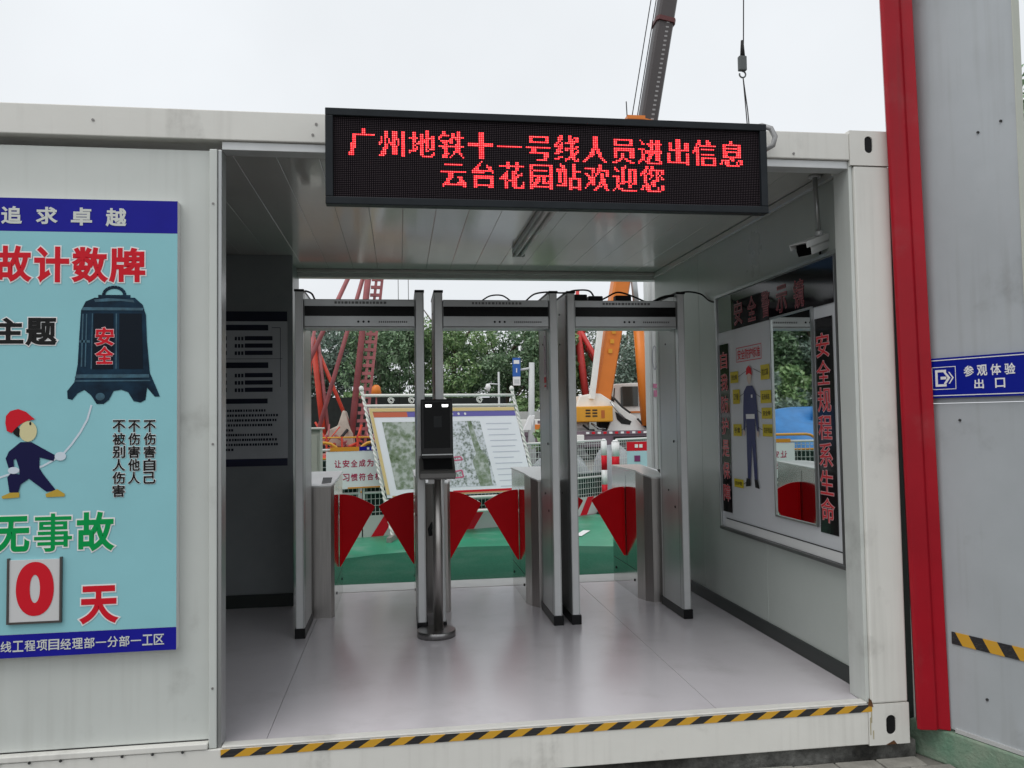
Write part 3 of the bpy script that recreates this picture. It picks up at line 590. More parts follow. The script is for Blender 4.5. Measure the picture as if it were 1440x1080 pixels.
# ================================================================== METAL DETECTOR GATES
def detector(xl, label, w_=.822):
    g = thing('metal_detector', label, 'metal detector', (xl, 1.68, 0), 'walk-through metal detectors across the passage')
    X = lambda a_: xl+a_
    pw_ = .058
    for side, xa in ((0, 0), (1, w_-pw_)):
        # panel with rounded front and back profiles
        pts = [(X(xa),.0+1.68+.03),(X(xa)+.004,1.684),(X(xa+pw_)-.004,1.684),(X(xa+pw_),1.68+.03),(X(xa+pw_),2.10),(X(xa+pw_)-.006,2.13),(X(xa)+.006,2.13),(X(xa),2.10)]
        p = MB().prism(pts, 'z', .062, 2.19).build('side_panel', ALU, g)
        box('front_profile', ALUFACE, p, X(xa)+.007,1.6795,.064, X(xa+pw_)-.012,1.6838,2.188)
        for yy in (1.73, 2.07): box('seam_line', JOINT, p, X(xa)-.0006,yy,.066, X(xa+pw_)+.0006,yy+.003,2.186)
        fz = [(1.672,0),(2.138,0),(2.138,.040),(1.70,.040),(1.685,.062),(1.672,.062)]
        MB().prism([(1.672,0),(2.138,0),(2.138,.0615),(1.672,.0615)], 'x', X(xa)-.004, X(xa+pw_)+.004).build('foot', BLACK, g, bevel=.004)
        MB().prism([(1.676,2.1905),(2.134,2.1905),(2.134,2.206),(1.676,2.206)], 'x', X(xa)-.002, X(xa+pw_)+.002).build('top_cap', BLACK, g, bevel=.003)
        for zz in (2.08, 1.87, .62+.22): 
            MB().tube([(X(xa)-.0035 if side == 0 else X(xa)-.0035,1.93,zz),(X(xa)-.0005,1.93,zz)], .007, 10).build('screw', BLACK, g)
    b = MB().box(X(pw_)+.001,1.695,1.963, X(w_-pw_)-.001,1.86,2.145, bev=.003).build('cross_beam', ALU, g)
    bf = frame((X(0),1.695,0), (1,0,0), (0,0,1), (0,-1,0))
    flat(rect(pw_+.004,2.035,w_-pw_-.004,2.100), bf, GLASSB, b, 'display_strip', .0015)
    flat(rect(pw_+.004,1.9655,w_-pw_-.004,1.969), bf, JOINT, b, 'seam_line', .0015)
    for k in range(3): flat(ell(.40+k*.033,1.999,.0075,.0075,12), bf, BLACK, b, 'indicator', .0015)
    mb = MB()
    for k in range(14): mb.add([bf(Vector((p_[0], .0015, p_[1]))) for p_ in rect(.53+k*.0135,1.992,.538+k*.0135,2.004)], [(0,1,2,3)])
    mb.build('signal_bar', mat('dim_mark', (.10,.10,.10), .5), b)
    mb = MB(); rr = random.Random(int(xl*100)); t = .25
    while t < .58:
        ww = rr.uniform(.010,.02); mb.add([bf(Vector((p_[0], .0015, p_[1]))) for p_ in rect(t,2.115,t+ww,2.130)], [(0,1,2,3)]); t += ww+.008
    mb.build('printed_caption', mat('dim_mark', (0,0,0)), b)
    box('beam_soffit', ALUFACE, b, X(pw_)+.002,1.70,1.957, X(w_-pw_)-.002,1.855,1.9625)
    for k in range(2):
        MB().tube([(X(w_-pw_)-.0006,1.80,.735+k*.45-.0),(X(w_-pw_)-.004,1.80,.735+k*.45)], .009, 10).build('sensor_port', BLACK, g)
    return g
d1 = detector(.091, 'leftmost of the three grey walk-through metal detectors, its red crane view behind')
d2 = copy_tree(d1); d2.location = (.978, 1.68, 0)
for x_ in (0,): pass
d3 = copy_tree(d1); d3.location = (1.862, 1.68, 0)
d1['label'] = 'leftmost grey metal detector gate, nearest the dimmed partition'
d2['label'] = 'middle grey metal detector gate with red pictogram sticker inside its right panel'
d3['label'] = 'right grey metal detector gate with power adapters and cables on top'
SF = frame((1.7405,0,0), (0,1,0), (0,0,1), (-1,0,0))
stp = mat('purple_pink_print', (.42,.12,.30), .5)
stk = flat(rect(1.80,1.55,1.90,1.95), SF, mat('clear_sticker', (.52,.50,.52), .3), d2, 'sticker', .0012)
for zz in (1.88, 1.79, 1.70):
    strip([(1.85+.032*math.cos(t*math.pi/6), zz+.042*math.sin(t*math.pi/6)) for t in range(13)], .008, SF, stp, stk, 'pictogram', .0022)
flat(rect(1.81,1.60,1.89,1.64), SF, PRED, stk, 'red_caption', .0022); flat(rect(1.815,1.57,1.885,1.585), SF, PRED, stk, 'red_caption', .0022)
def cable(pts, r_, label, m=BLACK):
    mb = MB(); P_ = [Vector(p) for p in pts]; sm_ = []
    for i_ in range(len(P_)-1):
        p0 = P_[max(i_-1,0)]; p1 = P_[i_]; p2 = P_[i_+1]; p3 = P_[min(i_+2,len(P_)-1)]
        for k in range(6):
            t = k/6; sm_.append(.5*((2*p1)+(-p0+p2)*t+(2*p0-5*p1+4*p2-p3)*t*t+(-p0+3*p1-3*p2+p3)*t**3))
    sm_.append(P_[-1]); o = mb.tube(sm_, r_, 6).build('power_cable', m); tag(o, label, 'cable'); return o
cable([(1.30,1.78,2.150),(1.36,1.78,2.185),(1.44,1.78,2.188),(1.50,1.78,2.150)], .005, 'thin black cable hump on top of the middle metal detector beam')
cable([(1.60,1.80,2.150),(1.66,1.80,2.20),(1.74,1.80,2.216),(1.80,1.80,2.213),(1.88,1.80,2.213),(1.95,1.80,2.23),(2.05,1.80,2.225),(2.09,1.80,2.155)], .006, 'black cable bridging the middle and right metal detectors')
cable([(2.10,1.86,2.150),(2.18,1.84,2.19),(2.26,1.84,2.225),(2.36,1.84,2.20),(2.46,1.82,2.152)], .006, 'black cable arching over the right metal detector beam')
cable([(2.50,1.80,2.152),(2.56,1.76,2.18),(2.64,1.73,2.19)], .010, 'thick black plug lead lying on the right detector')
cable([(2.69,1.80,2.10),(2.76,2.1,2.24),(2.88,2.2,2.29),(2.96,2.1,2.26),(2.982,1.95,2.18),(2.984,1.7,2.14),(2.984,1.55,2.10)], .006, 'black cable running from the right detector to the right inner wall')
cable([(.15,1.75,2.206),(.19,1.76,2.19),(.21,1.77,2.150)], .006, 'short black lead at the left end of the left detector')
for k, (xa, xb, zt) in enumerate(((1.93,2.02,2.195),(2.03,2.13,2.185),(2.22,2.33,2.19))):
    ad = box('power_adapter', BLACK, None, xa,1.75,2.1465, xb,1.82,zt, bev=.005)
    tag(ad, ('left', 'middle', 'right')[k]+'most of three black power adapters on the right metal detector' if k != 1 else 'middle of three black power adapters on the right metal detector', 'power adapter', 'power adapters on the right metal detector')

# ================================================================== TURNSTILES
def turnstile(xl, label, left, right, wd_=.245):
    g = thing('turnstile', label, 'turnstile', (xl, 2.65, 0), 'flap turnstiles across the rear of the passage')
    H = .957; ya, yb_ = 2.19, 3.07; X = lambda a_: xl+a_
    plan = [(X(0),ya+.16),(X(.03),ya+.06),(X(.075),ya),(X(wd_-.02),ya-.01),(X(wd_),ya+.03),(X(wd_),yb_-.03),(X(wd_-.03),yb_),(X(.03),yb_),(X(0),yb_-.04)]
    # side skins polished, rounded ends satin
    n_ = len(plan); mb = MB(); me = MB()
    def zt(p): return H-.045*max(0, min(1, (ya+.13-p[1])/.14))
    vs = [(p[0],p[1],.0) for p in plan]+[(p[0],p[1],zt(p)-.012) for p in plan]
    for i_ in range(n_):
        j_ = (i_+1) % n_; q = [vs[i_], vs[j_], vs[j_+n_], vs[i_+n_]]
        if i_ in (4, 8): me.quad(*q)
        else: mb.quad(*q)
    body = None
    for grp in ([0,1,2,3],[5,6,7]):
        eb = MB()
        for i_ in grp:
            j_ = (i_+1) % n_; eb.quad(vs[i_], vs[j_], vs[j_+n_], vs[i_+n_])
        eb.build('end_casing', SATIN, g); side = None
    for i_ in (4, 8):
        j_ = (i_+1) % n_; side = MB().quad(vs[i_], vs[j_], vs[j_+n_], vs[i_+n_]).build('side_skin', STEEL, g)
    lp = [(X(-.006) if p[0] <= X(.01) else p[0]+(.004 if p[0] > X(.1) else -.004), p[1]+(.006 if p[1] > 2.6 else -.006)) for p in plan]
    vs2 = [(p[0],p[1],zt(p)-.011) for p in lp]+[(p[0],p[1],zt(p)) for p in lp]
    MB().add(vs2, [tuple(range(n_-1,-1,-1)), tuple(range(n_, 2*n_))]+[(i_,(i_+1) % n_,(i_+1) % n_+n_,i_+n_) for i_ in range(n_)]).build('lid', mat('lid_steel', (.74,.74,.73), .32, .55), g)
    MB().quad((X(.16),ya+.02,H-.034),(X(.225),ya+.03,H-.030),(X(.225),ya+.14,H+.002),(X(.16),ya+.14,H+.002)).build('card_reader', GLASSB, g)
    for s_, xx in ((-1, X(0)-.0012), (1, X(wd_)+.0012)):
        MB().quad((xx,ya+.17,.20),(xx,yb_-.05,.20),(xx,yb_-.05,.203),(xx,ya+.17,.203)).quad((xx,2.62,.203),(xx,2.62,.90),(xx,2.6235,.90),(xx,2.6235,.203)).build('panel_joint', JOINT, side)
        for yy, zz in ((2.42,.12),(2.95,.12)): MB().tube([(xx,yy,zz),(xx+s_*.004,yy,zz)], .010, 10).build('lock', BLACK, side)
    # flaps: fan shaped, hinged low at the cabinet side
    for s_, flag in ((-1, left), (1, right)):
        if not flag: continue
        bx = X(0)-.004 if s_ < 0 else X(wd_)+.004; fl = .262
        arc = []
        for k in range(9):
            t = k/8; arc.append((bx+s_*(fl*(1-t)**.9), .712+.095*math.sin(t*math.pi/2)))
        pts = [(bx,.262),(bx+s_*.02,.285)]+[(bx+s_*fl,.700)]+arc+[(bx,.807)]
        MB().prism(pts, 'y', 2.655, 2.668).build('flap', REDF, g, bevel=.002)
        box('flap_hub', REDF, g, min(bx-s_*.0, bx+s_*.012),2.645,.27, max(bx, bx+s_*.012),2.678,.80)
    return g
turnstile(.045, 'leftmost steel turnstile, partly behind the left metal detector', False, True)
turnstile(.855, 'steel turnstile behind the face scanner stand, with a red flap on each side', True, True)
turnstile(1.66, 'steel turnstile behind the right side of the middle detector', True, True)
turnstile(2.51, 'rightmost steel turnstile, beside the right inner wall', True, False)

# ================================================================== FACE SCANNER STAND
F = thing('face_scanner', 'black face recognition terminal on a round steel floor stand', 'scanner', (.967, 1.585, 0))
MB().tube([(.967,1.585,0),(.967,1.585,.036),(.967,1.585,.042)], [.122,.122,.117], 40).build('base_disc', DSTEEL, F)
MB().tube([(.982,1.60,.042),(.982,1.60,1.05)], .031, 24).build('pole', SATIN, F)
MB().prism([(1.50,1.115),(1.56,1.112),(1.60,1.14),(1.60,1.44),(1.57,1.483),(1.545,1.49),(1.535,1.48)], 'x', .882, 1.082).build('head_case', mat('dark_grey_case', (.035,.035,.036), .35, spec=.16), F, bevel=.006)
hf = frame((.982,1.5355,1.48), (1,0,0), Vector((0,-.035,-.365)).normalized()*-1, Vector((0,-.365,.035)).normalized())
flat([(-.082,-.012),(.082,-.012),(.082,-.30),(-.082,-.30)], hf, GLASSB, F, 'screen', .004)
flat(rect(-.05+.03,-.17,.03,-.10), hf, mat('painted_screen_reflection', (.010,.012,.013), .3, spec=.2), F, 'screen_reflection', .0052)  # flat patch paints a faint reflection on the screen
text('Sm', (-.02,-.115,.025,-.085), hf, mat('faint_screen_text', (.06,.065,.07), .3), F, d=.0052) if False else None
for xx in (-.052, .052): flat([(xx-.02,-.026),(xx+.02,-.026),(xx+.018,-.042),(xx-.018,-.042)], hf, LAMPW, F, 'light', .0052)
flat(rect(-.096,-.345,.096,-.338), hf, ALUFACE, F, 'silver_line', .006)
# temperature tray: wedge protruding forward
tray = MB()
prof = [(1.58,1.135),(1.52,1.118),(1.40,1.045),(1.39,1.03),(1.39,1.0),(1.42,.992),(1.58,.992)]
tray.prism(prof, 'x', .866, 1.088).build('tray', mat('tray_grey', (.16,.155,.15), .35, .6), F, bevel=.006)
MB().add([(.893,1.51,1.1165),(1.071,1.51,1.1165),(1.071,1.41,1.0555),(.893,1.41,1.0555)], [(0,1,2,3)]).build('tray_pad', BLACK, F)
MB().tube([(.955,1.618,.70),(.935,1.64,.66),(.94,1.645,.62)], .014, 10).build('cable_plug', BLACK, F)
box('paper_tag', TWHITE, F, .925,1.575,.955, .965,1.577,.985)

# ================================================================== GATE PILLAR (right)
ang = R(20.9); dv = Vector((math.sin(ang), -math.cos(ang), 0)); nv = Vector((-math.cos(ang), -math.sin(ang), 0))
WO = Vector((3.27,-.10,0)); WF = frame(WO, dv, (0,0,1), nv)     # x = t along wall, y outwards, z up
Q = thing('gate_pillar', 'tall grey panel pillar with a red steel corner beside the white container', 'pillar', tuple(WO+Vector((0,0,Z0))))
def lean(v): 
    p = WF(v); p.x -= .0165*(p.z+.14) ; return p
pts = [(-.175,.0),(-.165,.022),(-.10,.026),(-.085,.012),(-.004,.006),(-.004,-.05),(-.06,-.22),(-.15,-.22)]
# red corner: world polygon with slight lean
poly = [(3.128,-.035),(3.135,-.052),(3.205,-.068),(3.222,-.058),(3.262,-.088),(3.275,.02),(3.26,.10),(3.215,.10)]
mb = MB(); n_ = len(poly); vs = []
for z in (-.115, 4.3):
    for p in poly: vs.append((p[0]-.0170*(z+.115), p[1], z))
mb.add(vs, [tuple(range(n_-1,-1,-1)), tuple(range(n_,2*n_))]+[(i_,(i_+1) % n_,(i_+1) % n_+n_,i_+n_) for i_ in range(n_)]).build('red_corner', RED, Q, bevel=.004)
box('grey_panel', GREYP, Q, -.05,-.05,-.105, .386,-.004,1.399, fr=WF)
box('grey_panel', GREYP, Q, -.09,-.05,1.402, .386,-.004,4.3, fr=WF)
MB().box(3.118,.24,Z0+.07, 3.30,.29,2.60).build('gap_shade_filler', mat('gap_shade_black', (.015,.022,.018), .8), Q)  # added dark sheet standing in for the shade in the gap
box('base_flashing', ALUFACE, Q, .006,-.004,-.114, .41,.004,-.096, fr=WF)
box('edge_trim', CREAM, Q, .3865,-.052,-.1, .390,.002,4.3, fr=WF)
HZ2 = stripes('pillar_tape', (.62,.33,.02), (.015,.015,.018), .127, .60, tuple(dv)[:3] if False else (dv.x, dv.y, 0))
o = MB().box(.004,-.003,.289, .399,.0015,.344, fr=WF).build('hazard_tape', HZ2, Q)
for t, z in ((.082,1.321),(.218,2.619),(.32,2.637),(.157,.079),(-.03,1.53)):
    MB().tube([WF(Vector((t,-.003,z))), WF(Vector((t,.002,z)))], .006, 8).build('rivet', JOINT, Q)
ES = thing('exit_sign', 'blue visitor exit sign with white arrow icon on the grey pillar', 'sign', tuple(WF(Vector((.2,.01,1.51)))))
box('plate', mat('sign_blue', (.006,.014,.27), .3, spec=.16), ES, -.088,.005,1.425, .50,.015,1.612, fr=WF)
EF = frame(WF(Vector((0,.015,0))), dv, (0,0,1), nv)
ring(-.072,1.434,.485,1.603,.004, EF, TWHITE, ES, 'border_line')
ring(-.034,1.464,.082,1.570,.003, EF, TWHITE, ES, 'icon_border')
mb = MB()
for r_ in ((-.018,1.478,-.006,1.556),(-.006,1.478,.036,1.489),(-.006,1.545,.036,1.556)): mb.add([EF(Vector((p_[0], .0015, p_[1]))) for p_ in rect(*r_)], [(0,1,2,3)])
mb.build('icon_doorway', TWHITE, ES)
mb = MB(); 
for sh in ([(.008,1.511),(.036,1.511),(.036,1.524),(.008,1.524)], [(.022,1.545),(.034,1.545),(.056,1.5175),(.034,1.490),(.022,1.490),(.042,1.5175)], [(.046,1.545),(.052,1.545),(.072,1.5175),(.052,1.490),(.046,1.490),(.064,1.5175)]):
    mb.add([EF(Vector((p_[0], .0016, p_[1]))) for p_ in sh], [tuple(range(len(sh)))])
mb.build('icon_arrow', TWHITE, ES)
for k, ch in enumerate('参观体验'): text(ch, (.121+k*.0605, 1.520, .121+k*.0605+.044, 1.567), EF, TWHITE, ES, off=.02)
for a_, ch in ((.167,'出'),(.26,'口')): text(ch, (a_, 1.463, a_+.041, 1.504), EF, TWHITE, ES, off=.02)
kb = MB().box(-.222,-.45,Z0-.02, 1.6,.014,-.118, fr=WF, bev=.008).build('green_kerb', KERB); tag(kb, 'worn green painted concrete kerb under the grey pillar', 'kerb')

# ================================================================== BEHIND THE GATE
# white post just outside the right rear corner
wp = thing('white_post', 'white ridged steel post outside the right rear corner', 'post', (3.04,3.65,ZB))
box('post', mat('post_white', (.74,.75,.74), .4, var=.05), wp, 3.035,3.58,ZB, 3.19,3.72,3.1, bev=.004)
for xx in (3.06,3.10,3.14): box('ridge', ALUFACE, wp, xx,3.572,ZB, xx+.010,3.5795,3.1)
wf_ = frame((0,3.572,0), (1,0,0), (0,0,1), (0,-1,0))
strip([(3.082+.020*math.cos(t*math.pi/8), 1.90+.11*math.sin(t*math.pi/8)) for t in range(17)], .006, wf_, mat('grey_print', (.3,.3,.36), .5), wp, 'pictogram', .003)
flat(rect(3.06,1.62,3.105,1.66), wf_, mat('pink_print2', (.62,.22,.36), .5), wp, 'red_caption', .003); flat(rect(3.065,1.54,3.10,1.60), wf_, mat('pink_print2', (0,0,0)), wp, 'red_caption', .003)

# cream electrical cabinet
eb = thing('electrical_cabinet', 'cream metal electrical cabinet beyond the leftmost turnstile', 'cabinet', (-.27,5.1,ZB))
box('body', CREAM, eb, -.55,5.0,ZB, -.07,5.25,1.275, bev=.01); box('door', CREAM, eb, -.52,4.985,.1, -.10,4.9985,1.22, bev=.004); box('door_gap', JOINT, eb, -.50,4.984,1.10, -.17,4.9848,1.105)
box('cap', mat('pale_cream', (.72,.71,.64), .5), eb, -.57,4.97,1.2765, -.05,5.27,1.295, bev=.004); box('handle', BLACK, eb, -.14,4.96,.6, -.12,4.9845,.72)

# mesh barriers
def barrier(A, B, label, net_h, H=1.12):
    A, B = Vector(A), Vector(B); Ln = (B-A).length; U = (B-A)/Ln; Nn = Vector((U.y, -U.x, 0))
    fr = frame((A.x, A.y, ZB+.005), U, (0,0,1), Nn)
    g = thing('mesh_barrier', label, 'barrier', (A.x, A.y, ZB), 'mesh barriers along the green path')
    fm = MB(); 
    for p, q in (((.02,0,.05),(.02,0,H)),((Ln-.02,0,.05),(Ln-.02,0,H)),((.02,0,H),(Ln-.02,0,H)),((.02,0,.10),(Ln-.02,0,.10)),((.02,0,H*.5),(Ln-.02,0,H*.5))):
        fm.tube([fr(Vector(p)), fr(Vector(q))], .017, 8)
    fm.build('frame', mat('barrier_white', (.7,.7,.68), .5), g)
    wm = MB(); t = .06
    while t < Ln-.03: wm.beam(fr(Vector((t,0,.1))), fr(Vector((t,0,H))), .007); t += .055
    z = .14
    while z < H: wm.beam(fr(Vector((.02,.006,z))), fr(Vector((Ln-.02,.006,z))), .007); z += .085
    wm.build('wire_mesh', WIRE, g, kind='stuff')
    box('toe_board', mat('toe_board_white', (.55,.56,.54), .5), g, .0,.022,.0, Ln,.034,.27, fr=fr)
    k = 0; t = .1
    while t < Ln-.35:
        MB().add([fr(Vector(v)) for v in ((t,.036,.002),(t+.16,.036,.002),(t+.34,.036,.268),(t+.18,.036,.268))], [(0,1,2,3)]).build('red_stripe', PRED, g); t += .42
    MB().add([fr(Vector(v)) for v in ((0,-.03,.0),(Ln,-.03,.0),(Ln,-.03,net_h),(0,-.03,net_h))], [(0,1,2,3)]).build('netting', NET, g)
    return g
dl = Vector((.955,.296,0)).normalized()
b0 = Vector((-1.75,6.30,0)); b1 = b0+dl*2.1; b2 = b1+dl*2.12
barrier(b0, b1-dl*.01, 'mesh barrier behind the slogan board, left of the display stand', 1.0)
barrier(b1+dl*.01, b2, 'mesh barrier behind the white display stand', 1.0)
d2l = Vector((.80,.60,0)); c0 = b2+Vector((.05,.06,0)); c1 = c0+d2l*2.05; c2 = c1+d2l*2.1
barrier(c0, c1, 'mesh barrier left of the red and white bollards', .62)
barrier(c1+d2l*.25, c2+d2l*.25, 'mesh barrier right of the red and white bollards', .5)
# red-white bollards
def bollard(x, y, r_, h, label):
    g = thing('bollard', label, 'bollard', (x, y, ZB), 'red and white bollards between the barriers')
    z = ZB+.005; k = 0; n_ = 5
    while k < n_:
        MB().tube([(x,y,z+k*h/n_),(x,y,z+(k+1)*h/n_-.001)], r_, 16).build('band', TWHITE if k % 2 == 0 else PRED, g); k += 1
    MB().tube([(x,y,z+h),(x,y,z+h+.03)], [r_,r_*.5], 16).build('cap', TWHITE, g)
    MB().tube([(x,y,z-.004),(x,y,z+.03)], [.14,.12], 20).build('base', RUBBER, g)
pb = c1+d2l*.04
bollard(pb.x+.03, pb.y-.38, .060, 1.10, 'thicker red and white bollard in front of the barrier gap'); bollard(pb.x-.13, pb.y-.30, .045, 1.12, 'thinner red and white bollard just left of the thick one')

# slogan board hung on the first barrier
sb = thing('slogan_board', 'white slogan board with red Chinese text under an orange and blue strip', 'sign', (-.14,6.66,.46))
so = b0+dl*1.66; s_o = Vector((so.x, so.y, 0)); sn = Vector((dl.y,-dl.x,0)); sfr = frame(s_o+sn*.05, dl, (0,0,1), sn)
box('board', mat('slogan_white', (.86,.87,.88), .4, var=.03), sb, -.02,-.006,.50, 1.35,.0,.975, fr=sfr)
box('header_strip', mat('orange_strip', (.75,.30,.02), .5), sb, .03,-.004,.978, .40,.004,1.030, fr=sfr); box('header_strip', BLUE, sb, .402,-.004,.978, 1.35,.004,1.030, fr=sfr)
for k in range(7):
    text('让安全成为习惯'[k], (.085+k*.104, .775, .085+k*.104+.082, .865), sfr, mat('magenta_red', (.45,.0,.07), .5), sb, off=.02, d=.002)
    text('让习惯符合标准'[k], (.085+k*.104, .60, .085+k*.104+.082, .69), sfr, mat('magenta_red', (0,0,0)), sb, off=.02, d=.002)
mb = MB()
for k in range(5): mb.add([sfr(Vector((p_[0], .006, p_[1]))) for p_ in rect(.50+k*.055,.99,.53+k*.055,1.018)], [(0,1,2,3)])
mb.build('printed_caption', TWHITE, sb)
box('lower_strip', mat('orange_strip', (0,0,0)), sb, .25,.001,.503, 1.35,.004,.520, fr=sfr)

# ornate display stand
uu = Vector((math.cos(.2), math.sin(.2), 0)); LV = Vector((-.385,.30,1.86)); F0 = Vector((.654,6.62,-.12)); WS = 2.05; LL = LV.length; lv = LV/LL
nn_ = uu.cross(lv).normalized(); 
if nn_.y > 0: nn_ = -nn_
DF = frame(F0, uu, lv, nn_)
ds = thing('display_stand', 'white framed sloping display stand with twisted posts and site plan board', 'display board', tuple(F0))
DW = mat('stand_white', (.78,.78,.74), .4)
for xx in (0, WS):
    mb = MB(); n_ = 110
    for ph_ in (0, math.pi):
        mb.tube([DF(Vector((xx+.011*math.cos(k*.75+ph_), .011*math.sin(k*.75+ph_), LL*k/n_))) for k in range(n_+1)], .0135, 6)
    mb.build('twisted_post', DW, ds)
    MB().tube([DF(Vector((xx,0,LL))), DF(Vector((xx,0,LL+.02))), DF(Vector((xx,0,LL+.05))), DF(Vector((xx,0,LL+.07)))], [.02,.032,.03,.01], 12).build('finial', DW, ds)
    q = DF(Vector((xx,0,0))); MB().beam((q.x-.05,q.y-.25,ZB+.035),(q.x+.05,q.y+.28,ZB+.035), .06, .06).build('foot_bar', mat('foot_grey', (.25,.24,.22), .6), ds)
bz0, bz1 = .44, 1.70
for hz in (LL-.06, LL-.20, .48, .30): MB().tube([DF(Vector((0,0,hz))), DF(Vector((WS,0,hz)))], .020, 10).build('rail', DW, ds)
def scroll(xx, zz, r_):
    MB().tube([DF(Vector((xx+r_*math.cos(t*.6)*(1-t*.035), 0, zz+r_*math.sin(t*.6)*(1-t*.035)))) for t in range(20)], .007, 6).build('scroll', DW, ds)
for xx in (.35,.62,1.05,1.55): scroll(xx, LL-.13, .045)
for xx in (.35,.9,1.18,1.75): scroll(xx, .39, .045)
box('board', mat('stand_board', (.86,.87,.92), .4, var=.03), ds, .035,-.012,.52, WS-.035,.012,LL-.23, fr=DF)
BT = LL-.23
box('board_frame', mat('yellow_frame', (.72,.55,.25), .5), ds, .04,.0125,BT-.05, WS-.04,.02,BT-.005, fr=DF)
box('board_frame', mat('yellow_frame', (0,0,0)), ds, .036,.0125,.56, .075,.02,BT-.051, fr=DF)
flat(rect(.08,BT-.125,.52,BT-.055), DF, mat('orange_red_print', (.62,.14,.07), .5), ds, 'title_band', .0145); flat(rect(.52,BT-.125,WS-.04,BT-.055), DF, mat('violet_print', (.14,.12,.42), .5), ds, 'title_band', .0145)
for k, ch in enumerate('安全文明工地'): text(ch, (.86+k*.10, BT-.115, .92+k*.10, BT-.065), DF, TWHITE, ds, off=.02, d=.017) if False else flat(ell(1.03+k*.09, BT-.09, .016, .018, 8), DF, TWHITE, ds, 'title_mark', .017) if k < 4 else None
# plan image: aerial photo print built with a noisy procedural material
def photo_mat(name, sc, stops, seed):
    m = bpy.data.materials.new(name); m.use_nodes = True; n = m.node_tree; b = n.nodes['Principled BSDF']; b.inputs['Roughness'].default_value = .35
    tc = n.nodes.new('ShaderNodeTexCoord'); mp = n.nodes.new('ShaderNodeMapping'); mp.inputs['Location'].default_value = (seed,seed*2,0); n.links.new(tc.outputs['Object'], mp.inputs[0])
    t = n.nodes.new('ShaderNodeTexNoise'); t.inputs['Scale'].default_value = sc; t.inputs['Detail'].default_value = 8; t.inputs['Roughness'].default_value = .7; n.links.new(mp.outputs[0], t.inputs['Vector'])
    v = n.nodes.new('ShaderNodeTexVoronoi'); v.inputs['Scale'].default_value = sc*2.2; n.links.new(mp.outputs[0], v.inputs['Vector'])
    ad = n.nodes.new('ShaderNodeMath'); ad.operation = 'MULTIPLY_ADD'; n.links.new(v.outputs['Distance'], ad.inputs[0]); ad.inputs[1].default_value = .22; n.links.new(t.outputs['Fac'], ad.inputs[2])
    rp = n.nodes.new('ShaderNodeValToRGB'); n.links.new(ad.outputs[0], rp.inputs[0]); rp.color_ramp.interpolation = 'LINEAR'
    while len(rp.color_ramp.elements) > 1: rp.color_ramp.elements.remove(rp.color_ramp.elements[-1])
    rp.color_ramp.elements[0].position = stops[0][0]; rp.color_ramp.elements[0].color = (*stops[0][1], 1)
    for p, c in stops[1:]: e_ = rp.color_ramp.elements.new(p); e_.color = (*c, 1)
    n.links.new(rp.outputs[0], b.inputs['Base Color']); return m
PH1 = photo_mat('aerial_print_green', 8, [(.38,(.05,.08,.04)),(.5,(.16,.22,.12)),(.6,(.26,.31,.24)),(.72,(.5,.53,.5))], 3)
PH2 = photo_mat('aerial_print_town', 15, [(.42,(.10,.13,.10)),(.54,(.30,.34,.32)),(.62,(.6,.62,.66)),(.75,(.72,.74,.8))], 9)
flat([(.17,.62),(.60,.62),(.64,BT-.19),(.17,BT-.19)], DF, PH1, ds, 'aerial_print', .0145)
flat([(.62,.62),(1.50,.62),(1.48,BT-.19),(.66,BT-.19)], DF, PH2, ds, 'aerial_print', .0145)
flat([(1.28,.62),(1.45,.62),(1.47,1.0),(1.40,1.12),(1.36,BT-.19),(1.30,BT-.19),(1.32,1.05),(1.25,.95)], DF, PH1, ds, 'aerial_print', .016)
flat([(.50,.98),(.60,1.02),(.63,.86),(.58,.70),(.50,.74),(.46,.86)], DF, mat('pale_print', (.58,.60,.62), .5), ds, 'aerial_print', .016)
for pts in ([(.78,1.0),(1.1,1.02),(1.12,.98),(.8,.96)], [(.95,.82),(1.08,.84),(1.08,.75),(.96,.74)], [(.72,.95),(.79,.95),(.80,.78),(.74,.80)]):
    strip(pts+[pts[0]], .018, DF, mat('pink_print3', (.62,.12,.22), .5), ds, 'route_marking', .0175)
for k in range(12):
    ww = (.36,.30,.38,.38,.34,.38,.28,.38,.36,.38,.33,.2)[k]; flat(rect(1.56,BT-.235-k*.078,1.56+ww,BT-.225-k*.078), DF, mat('pale_text_print', (.55,.57,.66), .5), ds, 'text_line', .0145)
flat(rect(.9,.545,WS-.05,.575), DF, PRED, ds, 'footer_band', .0145); flat(rect(.10,.525,WS-.05,.543), DF, mat('tan_print', (.55,.33,.14), .5), ds, 'footer_band', .0145)
# beacon above the stand: far warning lantern on the rig platform handled with the rig

# red notice on right barrier
nb2 = thing('small_notice', 'small red and pale blue notice hung on the far right barrier', 'sign', (4.4,8.3,.6))
box('panel', mat('pale_blue_print', (.42,.60,.66), .5), nb2, 4.16,8.28,.60, 4.52,8.30,.84); box('panel', PRED, nb2, 4.16,8.279,.843, 4.52,8.30,.98)
box('pictogram', mat('purple_print', (.2,.02,.12), .5), nb2, 4.27,8.272,.68, 4.36,8.279,.77)
mb = MB(); 
for k in range(2): mb.box(4.28+k*.07,8.274,.89, 4.33+k*.07,8.2785,.94)
mb.build('lettering', TWHITE, nb2)
MB().beam((4.34,8.32,ZB),(4.34,8.32,.98), .03).build('post', WIRE, nb2)

